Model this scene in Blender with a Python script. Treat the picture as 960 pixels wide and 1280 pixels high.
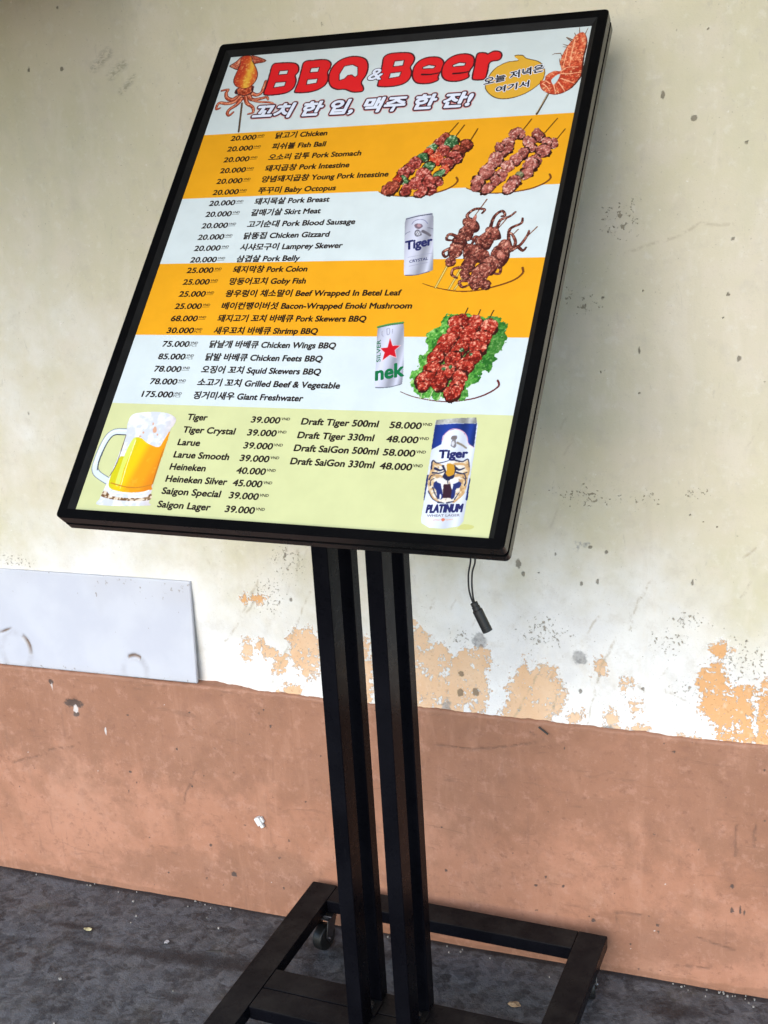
import bpy, bmesh, math, random
import numpy as np
from mathutils import Matrix, Vector

# ------------------------------------------------------------------ scene, camera, light
scene = bpy.context.scene
for o in list(bpy.data.objects):
    bpy.data.objects.remove(o, do_unlink=True)
COL = scene.collection

cam_data = bpy.data.cameras.new('camera')
cam = bpy.data.objects.new('camera', cam_data)
COL.objects.link(cam)
cam_data.sensor_fit = 'VERTICAL'
cam_data.sensor_height = 36.0
cam_data.sensor_width = 27.0
cam_data.lens = 44.263
cam_data.clip_start = 0.02
cam_data.clip_end = 500.0
cam.matrix_world = (Matrix.Translation((0.5371, -1.9468, 1.4765)) @ Matrix.Rotation(math.radians(20.9239), 4, 'Z')
                    @ Matrix.Rotation(math.radians(72.9207), 4, 'X') @ Matrix.Rotation(math.radians(-3.5034), 4, 'Z'))
scene.camera = cam

SUN_EL, SUN_AZ = 30.0, -6.0          # azimuth from the wall's outward normal towards the right
world = bpy.data.worlds.new('World')
scene.world = world
world.use_nodes = True
wn = world.node_tree
bg = wn.nodes['Background']
sky = wn.nodes.new('ShaderNodeTexSky')
sky.sky_type = 'NISHITA'
sky.sun_disc = False
sky.sun_elevation = math.radians(SUN_EL)
sky.sun_rotation = math.radians(180.0 - SUN_AZ)
sky.air_density = 1.0
sky.dust_density = 0.6
sky.ozone_density = 1.0
wn.links.new(sky.outputs[0], bg.inputs[0])
bg.inputs[1].default_value = 0.15
sun_data = bpy.data.lights.new('sun', 'SUN')
sun_data.energy = 0.8
sun_data.angle = math.radians(38.0)
sun_data.color = (1.0, 0.975, 0.94)
sun = bpy.data.objects.new('sun', sun_data)
COL.objects.link(sun)
a, e = math.radians(SUN_AZ), math.radians(SUN_EL)
to_sun = Vector((math.sin(a) * math.cos(e), -math.cos(a) * math.cos(e), math.sin(e)))
sun.rotation_euler = to_sun.to_track_quat('Z', 'Y').to_euler()
sun.location = to_sun * 20

vs = scene.view_settings
vs.view_transform = 'Standard'
vs.look = 'None'
vs.gamma = 1.0
vs.use_curve_mapping = False
vs.exposure = 1.2

rng = np.random.default_rng(11)
random.seed(5)

# ------------------------------------------------------------------ helpers
def lin(c):
    c = np.asarray(c, float)
    return np.where(c <= 0.04045, c / 12.92, ((c + 0.055) / 1.055) ** 2.4)

def rgb(r, g, b):
    return tuple(float(v) for v in lin(np.array([r, g, b]) / 255.0)) + (1.0,)

def tag(o, label=None, cat=None, group=None, kind=None):
    if label: o['label'] = label
    if cat: o['category'] = cat
    if group: o['group'] = group
    if kind: o['kind'] = kind
    return o

def link(name, me, mat=None, parent=None):
    o = bpy.data.objects.new(name, me)
    COL.objects.link(o)
    if mat is not None and me is not None:
        me.materials.append(mat)
    if parent is not None:
        o.parent = parent
    return o

def mesh_np(name, co, quads, smooth=False):
    me = bpy.data.meshes.new(name)
    co = np.ascontiguousarray(co, np.float32)
    quads = np.ascontiguousarray(quads, np.int32)
    k = quads.shape[1]
    me.vertices.add(len(co)); me.vertices.foreach_set('co', co.ravel())
    me.loops.add(quads.size); me.loops.foreach_set('vertex_index', quads.ravel())
    me.polygons.add(len(quads))
    me.polygons.foreach_set('loop_start', np.arange(0, quads.size, k, dtype=np.int32))
    me.polygons.foreach_set('loop_total', np.full(len(quads), k, np.int32))
    if smooth:
        me.polygons.foreach_set('use_smooth', np.ones(len(quads), bool))
    me.update(calc_edges=True)
    return me

def attr(me, name, val):
    at = me.attributes.new(name, 'FLOAT', 'POINT')
    at.data.foreach_set('value', np.ascontiguousarray(val, np.float32).ravel())

def bm_mesh(name, bm, smooth=False):
    me = bpy.data.meshes.new(name)
    bmesh.ops.recalc_face_normals(bm, faces=bm.faces)
    bm.to_mesh(me); bm.free()
    if smooth:
        for p in me.polygons: p.use_smooth = True
    return me

def bm_box(bm, x0, x1, y0, y1, z0, z1, bev=0.0, seg=2):
    r = bmesh.ops.create_cube(bm, size=1.0)
    for v in r['verts']:
        v.co = Vector(((x0 + x1) / 2 + v.co.x * (x1 - x0), (y0 + y1) / 2 + v.co.y * (y1 - y0), (z0 + z1) / 2 + v.co.z * (z1 - z0)))
    if bev > 0:
        es = list({e_ for v in r['verts'] for e_ in v.link_edges})
        bmesh.ops.bevel(bm, geom=es, offset=bev, segments=seg, affect='EDGES', profile=0.5)

def bm_cyl(bm, p0, p1, r0, r1=None, n=20, bev=0.0):
    r1 = r0 if r1 is None else r1
    p0, p1 = Vector(p0), Vector(p1)
    d = p1 - p0
    res = bmesh.ops.create_cone(bm, cap_ends=True, segments=n, radius1=r0, radius2=r1, depth=d.length)
    bmesh.ops.transform(bm, matrix=Matrix.Translation((p0 + p1) / 2) @ d.to_track_quat('Z', 'Y').to_matrix().to_4x4(), verts=res['verts'])
    if bev > 0:
        es = [e_ for e_ in {e_ for v in res['verts'] for e_ in v.link_edges} if len(e_.link_faces) == 2 and any(len(f.verts) > 4 for f in e_.link_faces)]
        bmesh.ops.bevel(bm, geom=es, offset=bev, segments=3, affect='EDGES', profile=0.5)

def bm_tube(bm, pts, r, n=10):
    pts = [Vector(p) for p in pts]
    rings = []
    for i, p in enumerate(pts):
        t = (pts[min(i + 1, len(pts) - 1)] - pts[max(i - 1, 0)]).normalized()
        u = t.cross(Vector((0, 1, 0.01))).normalized(); w = t.cross(u)
        rings.append([bm.verts.new(p + (u * math.cos(k * 2 * math.pi / n) + w * math.sin(k * 2 * math.pi / n)) * r) for k in range(n)])
    for a_, b_ in zip(rings, rings[1:]):
        for k in range(n):
            bm.faces.new((a_[k], a_[(k + 1) % n], b_[(k + 1) % n], b_[k]))
    bm.faces.new(rings[0]); bm.faces.new(rings[-1])

def spline(pts, closed, n=6):
    p = np.asarray(pts, float); m = len(p); out = []
    rngi = range(m) if closed else range(m - 1)
    for i in rngi:
        if closed: a_, b_, c_, d_ = p[(i - 1) % m], p[i], p[(i + 1) % m], p[(i + 2) % m]
        else: a_, b_, c_, d_ = p[max(i - 1, 0)], p[i], p[i + 1], p[min(i + 2, m - 1)]
        for k in range(n):
            t = k / n
            out.append(0.5 * ((2 * b_) + (c_ - a_) * t + (2 * a_ - 5 * b_ + 4 * c_ - d_) * t * t + (3 * b_ - a_ - 3 * c_ + d_) * t ** 3))
    if not closed: out.append(p[-1])
    return np.array(out)

def lattice(seed, n=256):
    return np.random.default_rng(seed).random((n, n))

def vnoise(X, Y, scale, seed):
    L = lattice(seed); n = L.shape[0]
    x, y = X / scale + 1000.0, Y / scale + 1000.0
    xi, yi = np.floor(x).astype(int), np.floor(y).astype(int)
    fx, fy = x - xi, y - yi
    fx, fy = fx * fx * (3 - 2 * fx), fy * fy * (3 - 2 * fy)
    g = lambda i, j: L[(yi + j) % n, (xi + i) % n]
    return (g(0, 0) * (1 - fx) + g(1, 0) * fx) * (1 - fy) + (g(0, 1) * (1 - fx) + g(1, 1) * fx) * fy

def fbm(X, Y, scale, seed, oct=4):
    s = 0; a_ = 0.5; t = 0
    for k in range(oct):
        s = s + a_ * vnoise(X, Y, scale / 2 ** k, seed + k); t += a_; a_ *= 0.5
    return s / t

def seg_dist(X, Y, pts, closed):
    """distance to polyline, and the fraction along it"""
    best = np.full(X.shape, 1e9); frac = np.zeros(X.shape)
    m = len(pts); idx = range(m) if closed else range(m - 1)
    nseg = m if closed else max(m - 1, 1)
    for i in idx:
        ax, ay = pts[i]; bx, by = pts[(i + 1) % m]
        dx, dy = bx - ax, by - ay
        t = np.clip(((X - ax) * dx + (Y - ay) * dy) / (dx * dx + dy * dy + 1e-12), 0, 1)
        d = np.hypot(X - ax - t * dx, Y - ay - t * dy)
        w = d < best
        best = np.where(w, d, best); frac = np.where(w, (i + t) / nseg, frac)
    return best, frac

def inside(X, Y, pts):
    r = np.zeros(X.shape, bool); m = len(pts)
    for i in range(m):
        ax, ay = pts[i]; bx, by = pts[(i + 1) % m]
        c = ((ay > Y) != (by > Y))
        xs = (bx - ax) * (Y - ay) / (by - ay + 1e-15) + ax
        r ^= c & (X < xs)
    return r

def sdf(X, Y, pts):
    d, _ = seg_dist(X, Y, pts, True)
    return np.where(inside(X, Y, pts), d, -d)          # positive inside

# ------------------------------------------------------------------ node helpers
class NT:
    def __init__(s, name):
        s.m = bpy.data.materials.new(name); s.m.use_nodes = True
        s.t = s.m.node_tree; s.n = s.t.nodes
        s.b = s.n['Principled BSDF']
        s.pos = s.n.new('ShaderNodeNewGeometry').outputs['Position']
    def put(s, sock, v):
        if isinstance(v, bpy.types.NodeSocket): s.t.links.new(v, sock)
        elif isinstance(v, tuple) and sock.type == 'RGBA' and len(v) == 3: sock.default_value = v + (1.0,)
        else: sock.default_value = v
    def attr(s, name, col=False):
        a_ = s.n.new('ShaderNodeAttribute'); a_.attribute_name = name
        return a_.outputs['Color' if col else 'Fac']
    def noise(s, scale, detail=4.0, rough=0.55, vec=None, stretch=None, dist=0.0):
        n_ = s.n.new('ShaderNodeTexNoise'); n_.inputs['Scale'].default_value = scale
        n_.inputs['Detail'].default_value = detail; n_.inputs['Roughness'].default_value = rough; n_.inputs['Distortion'].default_value = dist
        v = vec or s.pos
        if stretch:
            mp = s.n.new('ShaderNodeMapping'); mp.inputs['Scale'].default_value = stretch; s.t.links.new(v, mp.inputs[0]); v = mp.outputs[0]
        s.t.links.new(v, n_.inputs['Vector']); return n_.outputs['Fac']
    def voro(s, scale, feature='F1'):
        n_ = s.n.new('ShaderNodeTexVoronoi'); n_.inputs['Scale'].default_value = scale; n_.feature = feature
        s.t.links.new(s.pos, n_.inputs['Vector']); return n_.outputs['Distance']
    def math(s, op, a_, b_=0.0, c_=0.0, clamp=False):
        n_ = s.n.new('ShaderNodeMath'); n_.operation = op; n_.use_clamp = clamp
        s.put(n_.inputs[0], a_); s.put(n_.inputs[1], b_); s.put(n_.inputs[2], c_); return n_.outputs[0]
    def ramp(s, v, lo, hi, a_=0.0, b_=1.0):
        n_ = s.n.new('ShaderNodeMapRange'); n_.interpolation_type = 'SMOOTHSTEP'
        s.put(n_.inputs['Value'], v)
        for k, q in (('From Min', lo), ('From Max', hi), ('To Min', a_), ('To Max', b_)): s.put(n_.inputs[k], q)
        return n_.outputs['Result']
    def mix(s, f, a_, b_, mode='MIX'):
        n_ = s.n.new('ShaderNodeMix'); n_.data_type = 'RGBA'; n_.blend_type = mode
        s.put(n_.inputs[0], f); s.put(n_.inputs[6], a_); s.put(n_.inputs[7], b_); return n_.outputs[2]
    def bump(s, h, strength=0.5, dist=0.002, prev=None):
        n_ = s.n.new('ShaderNodeBump'); n_.inputs['Strength'].default_value = strength; n_.inputs['Distance'].default_value = dist
        s.t.links.new(h, n_.inputs['Height'])
        if prev is not None: s.t.links.new(prev, n_.inputs['Normal'])
        return n_.outputs[0]
    def done(s, color=None, rough=None, normal=None, spec=None, metal=None, coat=None, coat_r=None):
        for k, v in (('Base Color', color), ('Roughness', rough), ('Normal', normal), ('Specular IOR Level', spec), ('Metallic', metal), ('Coat Weight', coat), ('Coat Roughness', coat_r)):
            if v is not None: s.put(s.b.inputs[k], v)
        return s.m

MATS = {}
def plain(name, col, rough=0.5, spec=0.5, metal=0.0, coat=0.0, var=0.12, vscale=60.0):
    if name in MATS: return MATS[name]
    t = NT(name)
    n_ = t.noise(vscale, 3)
    c = t.mix(t.ramp(n_, 0.3, 0.7), tuple(v * (1 - var) for v in col[:3]), tuple(min(1, v * (1 + var)) for v in col[:3]))
    MATS[name] = t.done(c, t.ramp(t.noise(vscale * 0.3, 4), 0.3, 0.7, rough * 0.85, min(1, rough * 1.15)), spec=spec, metal=metal, coat=coat)
    return MATS[name]
PEEL = (((-0.398, 0.599), (-0.362, 0.605), (-0.348, 0.556), (-0.36, 0.513), (-0.392, 0.531), (-0.408, 0.562)), ((-0.506, 0.566), (-0.487, 0.57), (-0.491, 0.539), (-0.505, 0.541)), ((-0.48, 0.571), (-0.462, 0.571), (-0.466, 0.557), (-0.48, 0.557)), ((-0.46, 0.561), (-0.438, 0.56), (-0.419, 0.537), (-0.43, 0.512), (-0.442, 0.517), (-0.446, 0.541), (-0.461, 0.545)), ((-0.426, 0.488), (-0.401, 0.493), (-0.385, 0.483), (-0.397, 0.472), (-0.425, 0.472)), ((-0.496, 0.664), (-0.478, 0.661), (-0.456, 0.663), (-0.46, 0.655), (-0.491, 0.648)), ((-0.273, 0.575), (-0.246, 0.583), (-0.25, 0.482), (-0.271, 0.468)), ((-0.167, 0.625), (-0.147, 0.629), (-0.131, 0.605), (-0.11, 0.598), (-0.099, 0.585), (-0.088, 0.575), (-0.066, 0.594), (-0.033, 0.597), (-0.023, 0.569), (-0.035, 0.545), (-0.031, 0.505), (-0.054, 0.471), (-0.105, 0.459), (-0.161, 0.459)), ((0.028, 0.574), (0.041, 0.581), (0.038, 0.467), (0.022, 0.47)), ((0.029, 0.573), (0.045, 0.559), (0.065, 0.576), (0.083, 0.573), (0.101, 0.549), (0.108, 0.515), (0.091, 0.493), (0.067, 0.47), (-0.0, 0.462), (0.007, 0.525)), ((0.159, 0.585), (0.17, 0.596), (0.179, 0.58), (0.17, 0.564), (0.16, 0.568)), ((0.202, 0.557), (0.22, 0.562), (0.223, 0.55), (0.206, 0.545)), ((0.217, 0.524), (0.231, 0.526), (0.235, 0.509), (0.222, 0.503)), ((0.117, 0.498), (0.134, 0.5), (0.135, 0.488), (0.119, 0.483)), ((0.179, 0.503), (0.197, 0.5), (0.21, 0.476), (0.242, 0.492), (0.24, 0.47), (0.183, 0.468)), ((0.347, 0.627), (0.366, 0.644), (0.374, 0.639), (0.368, 0.622), (0.351, 0.618)), ((0.356, 0.611), (0.329, 0.578), (0.332, 0.534), (0.351, 0.512), (0.36, 0.484), (0.369, 0.456), (0.416, 0.457), (0.42, 0.515), (0.418, 0.568), (0.405, 0.573), (0.376, 0.578)), ((0.297, 0.484), (0.33, 0.483), (0.35, 0.473), (0.348, 0.463), (0.302, 0.467)), ((0.422, 0.577), (0.451, 0.571), (0.454, 0.466), (0.427, 0.468)))
SCRATCH = (((-0.452, 0.707), (-0.508, 0.608)), ((-0.373, 0.758), (-0.381, 0.7)), ((-0.356, 0.679), (-0.398, 0.599), (-0.444, 0.498)), ((0.193, 0.632), (0.17, 0.586), (0.147, 0.484)), ((0.25, 0.741), (0.231, 0.706), (0.215, 0.653)), ((0.065, 0.576), (0.04, 0.518), (0.02, 0.48)), ((0.104, 0.55), (0.077, 0.476)), ((0.164, 0.673), (0.148, 0.642)), ((-0.564, 0.751), (-0.558, 0.71)), ((-0.47, 0.653), (-0.54, 0.567)), ((-1.032, 0.677), (-0.956, 0.68), (-0.822, 0.677)), ((0.415, 0.812), (0.395, 0.793)), ((0.405, 0.751), (0.385, 0.709)), ((-0.122, 0.685), (-0.14, 0.65)), ((0.273, 0.55), (0.312, 0.535)), ((0.24, 0.544), (0.228, 0.553)))
SPECK = ((0.142, 0.883, 0.052, 0.016), (0.241, 0.883, 0.025, 0.016), (0.32, 0.893, 0.024, 0.009), (0.281, 0.64, 0.03, 0.024), (0.075, 0.636, 0.042, 0.029), (0.31, 0.682, 0.03, 0.016), (-0.438, 0.667, 0.031, 0.036), (-0.082, 0.609, 0.022, 0.022), (0.396, 0.608, 0.037, 0.043), (0.427, 0.53, 0.021, 0.062), (0.371, 0.606, 0.012, 0.019), (0.307, 0.551, 0.022, 0.019), (-0.399, 0.734, 0.036, 0.035), (0.146, 1.198, 0.029, 0.019), (0.205, 1.32, 0.028, 0.028), (-0.991, 0.698, 0.044, 0.017))
SPOT = ((0.152, 0.795, 0.0052, 0.0038), (0.179, 0.788, 0.0043, 0.0043), (0.094, 0.779, 0.0028, 0.0047), (0.317, 0.745, 0.0028, 0.0066), (0.03, 0.758, 0.0066, 0.0104), (0.332, 0.848, 0.0024, 0.0024), (0.354, 0.841, 0.0024, 0.0024), (0.312, 0.859, 0.0024, 0.0024), (0.038, 0.74, 0.0043, 0.0057), (0.163, 0.735, 0.0028, 0.0057), (0.064, 0.744, 0.0024, 0.0024), (0.265, 1.493, 0.005, 0.0078), (0.309, 1.459, 0.0067, 0.0055), (0.231, 1.121, 0.0028, 0.0078), (0.38, 1.109, 0.0039, 0.0067), (0.362, 1.205, 0.0033, 0.0028), (0.356, 1.17, 0.0028, 0.0022), (0.172, 1.086, 0.0022, 0.0028), (0.232, 1.054, 0.0028, 0.0028), (0.327, 1.579, 0.0022, 0.0022), (0.368, 1.286, 0.0028, 0.0033), (0.237, 1.212, 0.0033, 0.0028), (0.175, 1.202, 0.0028, 0.0022), (0.384, 1.422, 0.0033, 0.0033), (0.133, 0.534, 0.0038, 0.0057), (-0.807, 1.602, 0.0022, 0.0067), (-0.742, 1.598, 0.0044, 0.0044), (-0.052, 0.515, 0.0085, 0.0096), (-0.08, 0.512, 0.0075, 0.0096), (-0.079, 0.545, 0.0075, 0.0064), (-0.068, 0.475, 0.0075, 0.0075), (0.239, 0.549, 0.0038, 0.0038), (0.386, 0.828, 0.0019, 0.0019), (0.403, 0.651, 0.0024, 0.0024), (-0.4, 0.748, 0.0032, 0.0064), (-0.396, 0.661, 0.0043, 0.0043))
CEMENT = ((0.133, 0.597, 0.0114, 0.0128), (0.185, 0.476, 0.0123, 0.0095), (-0.104, 0.48, 0.0085, 0.0181), (-0.043, 0.613, 0.0117, 0.0138), (0.135, 0.798, 0.0189, 0.0118))
SMEAR = (((-0.677, 1.597), (-0.647, 1.617), 0.01), ((-0.649, 1.58), (-0.62, 1.598), 0.008), ((-0.631, 1.554), (-0.604, 1.577), 0.006))
ART = {
'title_lettering': (
('l','red',1,((-200.4,764.7),(-189.7,766.8),(-166.8,764.5),(-157.3,757.9),(-154.4,747.2),(-157.5,739.7),(-153.3,729.0),(-153.8,716.2),(-162.6,708.0),(-179.5,705.6),(-196.4,706.5),(-200.0,711.2),(-199.5,725.4),(-200.5,748.9)),(((-184.2,750.8),(-173.1,750.8),(-172.6,745.0),(-184.1,744.8)),((-184.6,727.9),(-170.9,728.0),(-171.1,721.6),(-185.4,720.3)))),
('l','red',1,((-148.1,764.8),(-134.3,766.5),(-114.5,765.9),(-104.5,759.2),(-102.8,750.0),(-104.9,741.2),(-101.2,729.4),(-102.2,718.0),(-110.9,709.9),(-125.0,706.0),(-145.7,706.6),(-148.5,711.1),(-147.6,725.9),(-148.4,749.2)),(((-132.4,750.8),(-121.6,751.3),(-121.6,744.6),(-132.3,744.6)),((-132.1,728.9),(-119.1,729.2),(-119.0,722.8),(-131.6,721.4)))),
('l','red',1,((-98.6,729.1),(-98.9,747.1),(-91.5,760.5),(-78.0,766.9),(-63.0,766.7),(-48.7,760.1),(-41.7,746.6),(-40.8,731.4),(-44.4,720.4),(-44.4,714.1),(-39.6,706.2),(-39.5,699.9),(-53.1,699.8),(-67.3,706.1),(-80.3,707.2),(-91.7,714.5)),(((-80.9,735.1),(-77.5,747.6),(-67.3,749.1),(-59.4,744.5),(-56.6,731.6),(-59.2,729.3),(-64.5,733.6),(-69.6,732.8),(-72.7,728.0),(-78.6,726.0)),)),
('l','red',1,((-18.8,761.5),(-11.2,766.9),(4.2,767.2),(20.1,764.8),(27.9,756.8),(28.7,747.3),(25.9,738.3),(29.8,728.6),(29.6,716.8),(21.8,708.3),(5.1,705.1),(-13.8,706.8),(-16.4,711.2),(-16.5,727.7),(-18.2,749.3)),(((1.10,751.4),(12.5,751.6),(12.8,743.6),(0.80,743.4)),((-0.30,728.8),(12.6,729.7),(12.0,722.9),(-0.80,721.4)))),
('l','red',1,((34.1,723.0),(33.4,738.9),(39.7,749.4),(51.7,753.8),(66.0,752.1),(74.8,744.1),(76.9,730.7),(74.0,724.5),(72.7,715.5),(73.8,710.1),(63.0,705.9),(47.9,706.8),(39.3,712.0)),(((48.0,736.2),(54.9,738.9),(63.3,736.5),(61.4,733.5),(48.5,734.0)),)),
('s','flat:60,20,30',1.62,1.04,1,((47.7,722.8),(59.7,721.6),(72.1,723.1))),
('l','red',1,((78.1,722.8),(77.7,737.2),(83.8,748.5),(95.3,754.4),(110.2,753.7),(119.7,746.2),(121.6,732.9),(119.0,725.4),(117.4,717.8),(118.7,711.2),(107.1,706.3),(92.3,707.2),(83.2,712.7)),(((93.2,735.7),(100.6,738.9),(108.2,737.4),(107.5,733.8),(93.7,733.6)),)),
('s','flat:60,20,30',1.62,1.04,1,((95.0,719.9),(106.5,719.8),(117.7,721.4))),
('l','red',1,((124.4,751.0),(128.9,754.4),(136.5,752.9),(140.0,750.7),(147.5,755.1),(156.0,753.5),(160.3,747.3),(158.6,739.7),(148.6,738.1),(144.4,733.3),(144.8,720.4),(144.1,707.6),(139.4,705.4),(128.9,706.4),(125.9,711.3),(125.3,730.0)),()),
),
'speech_bubble': (
('p','flat:70,50,25',1,((147.6,689.0),(148.9,710.3),(156.9,725.4),(171.5,734.2),(187.3,736.1),(179.5,744.8),(191.1,744.8),(198.5,738.3),(216.6,730.9),(226.4,719.8),(229.8,705.0),(226.8,692.0),(213.6,677.7),(197.6,669.2),(178.7,666.4),(161.6,672.2))),
('p','flat:232,178,60',1,((148.6,689.6),(150.0,710.1),(157.8,724.7),(172.1,733.2),(187.5,734.9),(179.8,743.4),(191.2,743.3),(198.4,737.1),(216.0,729.9),(225.6,719.2),(228.9,704.9),(225.9,692.4),(213.0,678.6),(197.3,670.4),(178.9,667.7),(162.2,673.4))),
),
'squid_picture': (
('s','flat:60,45,35',1.65,1.52,0,((-232.6,693.0),(-227.3,665.2),(-222.0,637.8))),
('s','flat:150,120,90',0.48,0.41,0,((-232.1,692.9),(-226.8,665.2),(-221.7,638.5))),
('s','flat:110,40,30',4.4,1.86,1,((-244.2,705.6),(-251.8,701.1),(-261.5,705.5),(-266.2,714.7),(-265.1,722.0),(-275.7,720.7))),
('s','squid',3.2,1.15,1,((-244.2,705.6),(-251.8,701.1),(-261.5,705.5),(-266.2,714.7),(-265.1,722.0),(-275.7,720.7))),
('s','flat:240,150,120',0.86,0.27,1,((-243.7,706.4),(-251.3,701.9),(-261.0,706.4),(-265.6,715.6),(-264.6,722.8),(-275.2,721.6))),
('s','flat:110,40,30',4.1,1.65,1,((-239.4,706.6),(-246.8,697.0),(-258.8,694.4),(-271.1,696.8),(-274.8,692.0),(-273.9,684.7),(-267.9,686.4))),
('s','squid',2.98,1.03,1,((-239.4,706.6),(-246.8,697.0),(-258.8,694.4),(-271.1,696.8),(-274.8,692.0),(-273.9,684.7),(-267.9,686.4))),
('s','flat:240,150,120',0.86,0.26,1,((-238.9,707.4),(-246.3,697.9),(-258.3,695.2),(-270.6,697.7),(-274.3,692.9),(-273.3,685.5),(-267.4,687.2))),
('s','flat:110,40,30',4.0,1.79,1,((-235.5,701.9),(-241.1,690.8),(-250.2,682.8),(-252.6,675.8),(-247.8,670.3),(-242.6,676.4))),
('s','squid',2.88,1.11,1,((-235.5,701.9),(-241.1,690.8),(-250.2,682.8),(-252.6,675.8),(-247.8,670.3),(-242.6,676.4))),
('s','flat:240,150,120',0.80,0.27,1,((-234.9,702.7),(-240.6,691.6),(-249.7,683.6),(-252.1,676.6),(-247.3,671.2),(-242.1,677.3))),
('s','flat:110,40,30',4.0,1.60,1,((-230.3,705.8),(-223.8,692.3),(-212.6,684.1),(-208.4,673.8),(-216.3,670.8))),
('s','squid',2.88,0.99,1,((-230.3,705.8),(-223.8,692.3),(-212.6,684.1),(-208.4,673.8),(-216.3,670.8))),
('s','flat:240,150,120',0.83,0.25,1,((-229.7,706.7),(-223.3,693.1),(-212.1,685.0),(-207.9,674.6),(-215.8,671.6))),
('s','flat:110,40,30',4.0,1.87,1,((-226.3,709.9),(-218.2,699.0),(-204.4,699.3),(-193.7,701.3),(-189.9,696.7))),
('s','squid',2.88,1.16,1,((-226.3,709.9),(-218.2,699.0),(-204.4,699.3),(-193.7,701.3),(-189.9,696.7))),
('s','flat:240,150,120',0.82,0.29,1,((-225.8,710.7),(-217.6,699.9),(-203.9,700.2),(-193.2,702.1),(-189.4,697.5))),
('s','flat:110,40,30',3.7,2.49,1,((-226.3,714.3),(-213.0,707.3),(-205.2,711.0),(-204.3,721.1),(-204.0,733.5))),
('s','squid',2.69,1.54,1,((-226.3,714.3),(-213.0,707.3),(-205.2,711.0),(-204.3,721.1),(-204.0,733.5))),
('s','flat:240,150,120',0.74,0.37,1,((-225.8,715.1),(-212.4,708.1),(-204.7,711.8),(-203.7,721.9),(-203.5,734.3))),
('s','flat:110,40,30',2.26,1.33,1,((-219.4,699.1),(-205.3,693.6),(-181.7,689.5),(-176.5,679.8),(-179.1,671.5))),
('s','squid',1.63,0.82,1,((-219.4,699.1),(-205.3,693.6),(-181.7,689.5),(-176.5,679.8),(-179.1,671.5))),
('s','flat:240,150,120',0.45,0.20,1,((-218.9,700.0),(-204.8,694.5),(-181.1,690.4),(-176.0,680.7),(-178.6,672.3))),
('p','flat:95,40,45',1,((-248.4,724.2),(-224.2,726.5),(-220.4,718.1),(-222.0,710.2),(-233.1,706.8),(-245.7,710.8),(-252.1,715.0))),
('p','squid',1,((-246.6,723.3),(-225.0,725.1),(-223.1,718.4),(-224.0,712.6),(-233.5,708.3),(-245.1,712.9),(-248.6,716.2))),
('p','flat:90,35,35',1,((-260.8,787.6),(-268.2,778.2),(-277.2,770.1),(-269.3,764.5),(-261.0,760.5),(-258.5,765.7),(-258.3,776.5))),
('p','fin',1,((-260.6,785.8),(-267.2,777.1),(-274.8,769.8),(-269.0,765.8),(-262.3,762.6),(-260.1,766.1),(-259.7,775.9))),
('p','flat:110,50,30',1,((-243.7,787.7),(-234.0,785.5),(-215.8,776.3),(-218.3,771.6),(-229.7,770.4),(-234.0,769.6),(-238.8,777.6))),
('p','fin',1,((-242.6,786.4),(-233.6,783.9),(-218.6,776.3),(-219.6,773.3),(-230.1,771.9),(-234.1,771.4),(-238.2,777.5))),
('p','flat:100,35,30',1,((-259.8,787.5),(-244.9,787.5),(-238.4,776.0),(-228.9,763.1),(-221.7,749.1),(-221.1,735.8),(-225.9,725.9),(-232.4,722.1),(-244.2,723.1),(-254.8,728.5),(-261.2,739.4),(-261.1,754.3),(-259.0,769.0))),
('p','squidbody',1,((-259.1,786.4),(-245.3,786.5),(-239.1,775.4),(-230.1,762.9),(-223.2,749.3),(-222.5,736.4),(-226.9,726.8),(-232.9,723.0),(-243.8,724.0),(-253.7,729.2),(-259.8,739.8),(-259.9,754.2),(-258.1,768.5))),
('p','flat:40,30,45',1,((-250.2,716.3),(-249.3,720.6),(-246.2,714.5),(-246.4,710.9))),
('p','flat:60,30,40',1,((-224.8,724.4),(-222.0,721.2),(-221.6,717.5),(-224.0,717.0))),
),
'shrimp_picture': (
('s','flat:70,55,40',1.54,1.54,0,((240.6,672.1),(235.2,653.0),(230.2,636.8))),
('s','flat:190,165,130',0.67,0.58,0,((240.0,671.5),(234.7,654.1),(229.8,639.0))),
('s','flat:120,80,50',0.91,0.40,0,((268.2,768.4),(264.7,787.0))),
('s','flat:120,80,50',0.88,0.39,0,((273.5,767.8),(277.0,784.5))),
('s','flat:120,80,50',0.88,0.39,0,((264.1,766.6),(259.5,777.3))),
('s','flat:120,80,50',0.90,0.40,0,((256.9,762.9),(248.7,770.6))),
('s','flat:120,80,50',0.91,0.40,0,((255.7,753.9),(246.3,758.3))),
('s','flat:120,80,50',0.91,0.40,0,((256.1,751.6),(247.0,753.7))),
('s','flat:120,80,50',0.88,0.39,0,((249.3,734.3),(245.4,742.6))),
('s','flat:120,80,50',0.91,0.40,0,((244.6,742.0),(237.5,742.3),(234.4,740.4))),
('s','flat:120,80,50',0.91,0.40,0,((258.3,765.0),(250.4,770.4))),
('s','flat:120,80,50',0.88,0.39,0,((248.9,721.0),(245.3,732.5))),
('p','flat:120,45,35',1,((263.2,772.6),(273.1,776.1),(279.6,761.8),(280.8,748.1),(279.8,732.6),(279.7,717.1),(281.2,701.5),(278.7,690.8),(271.3,678.4),(260.6,670.6),(248.9,668.4),(236.0,673.8),(228.5,682.2),(226.0,693.4),(232.4,695.0),(232.8,702.7),(242.1,709.6),(252.5,709.8),(248.3,724.6),(250.1,740.1),(254.1,753.2),(259.3,763.9))),
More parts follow.
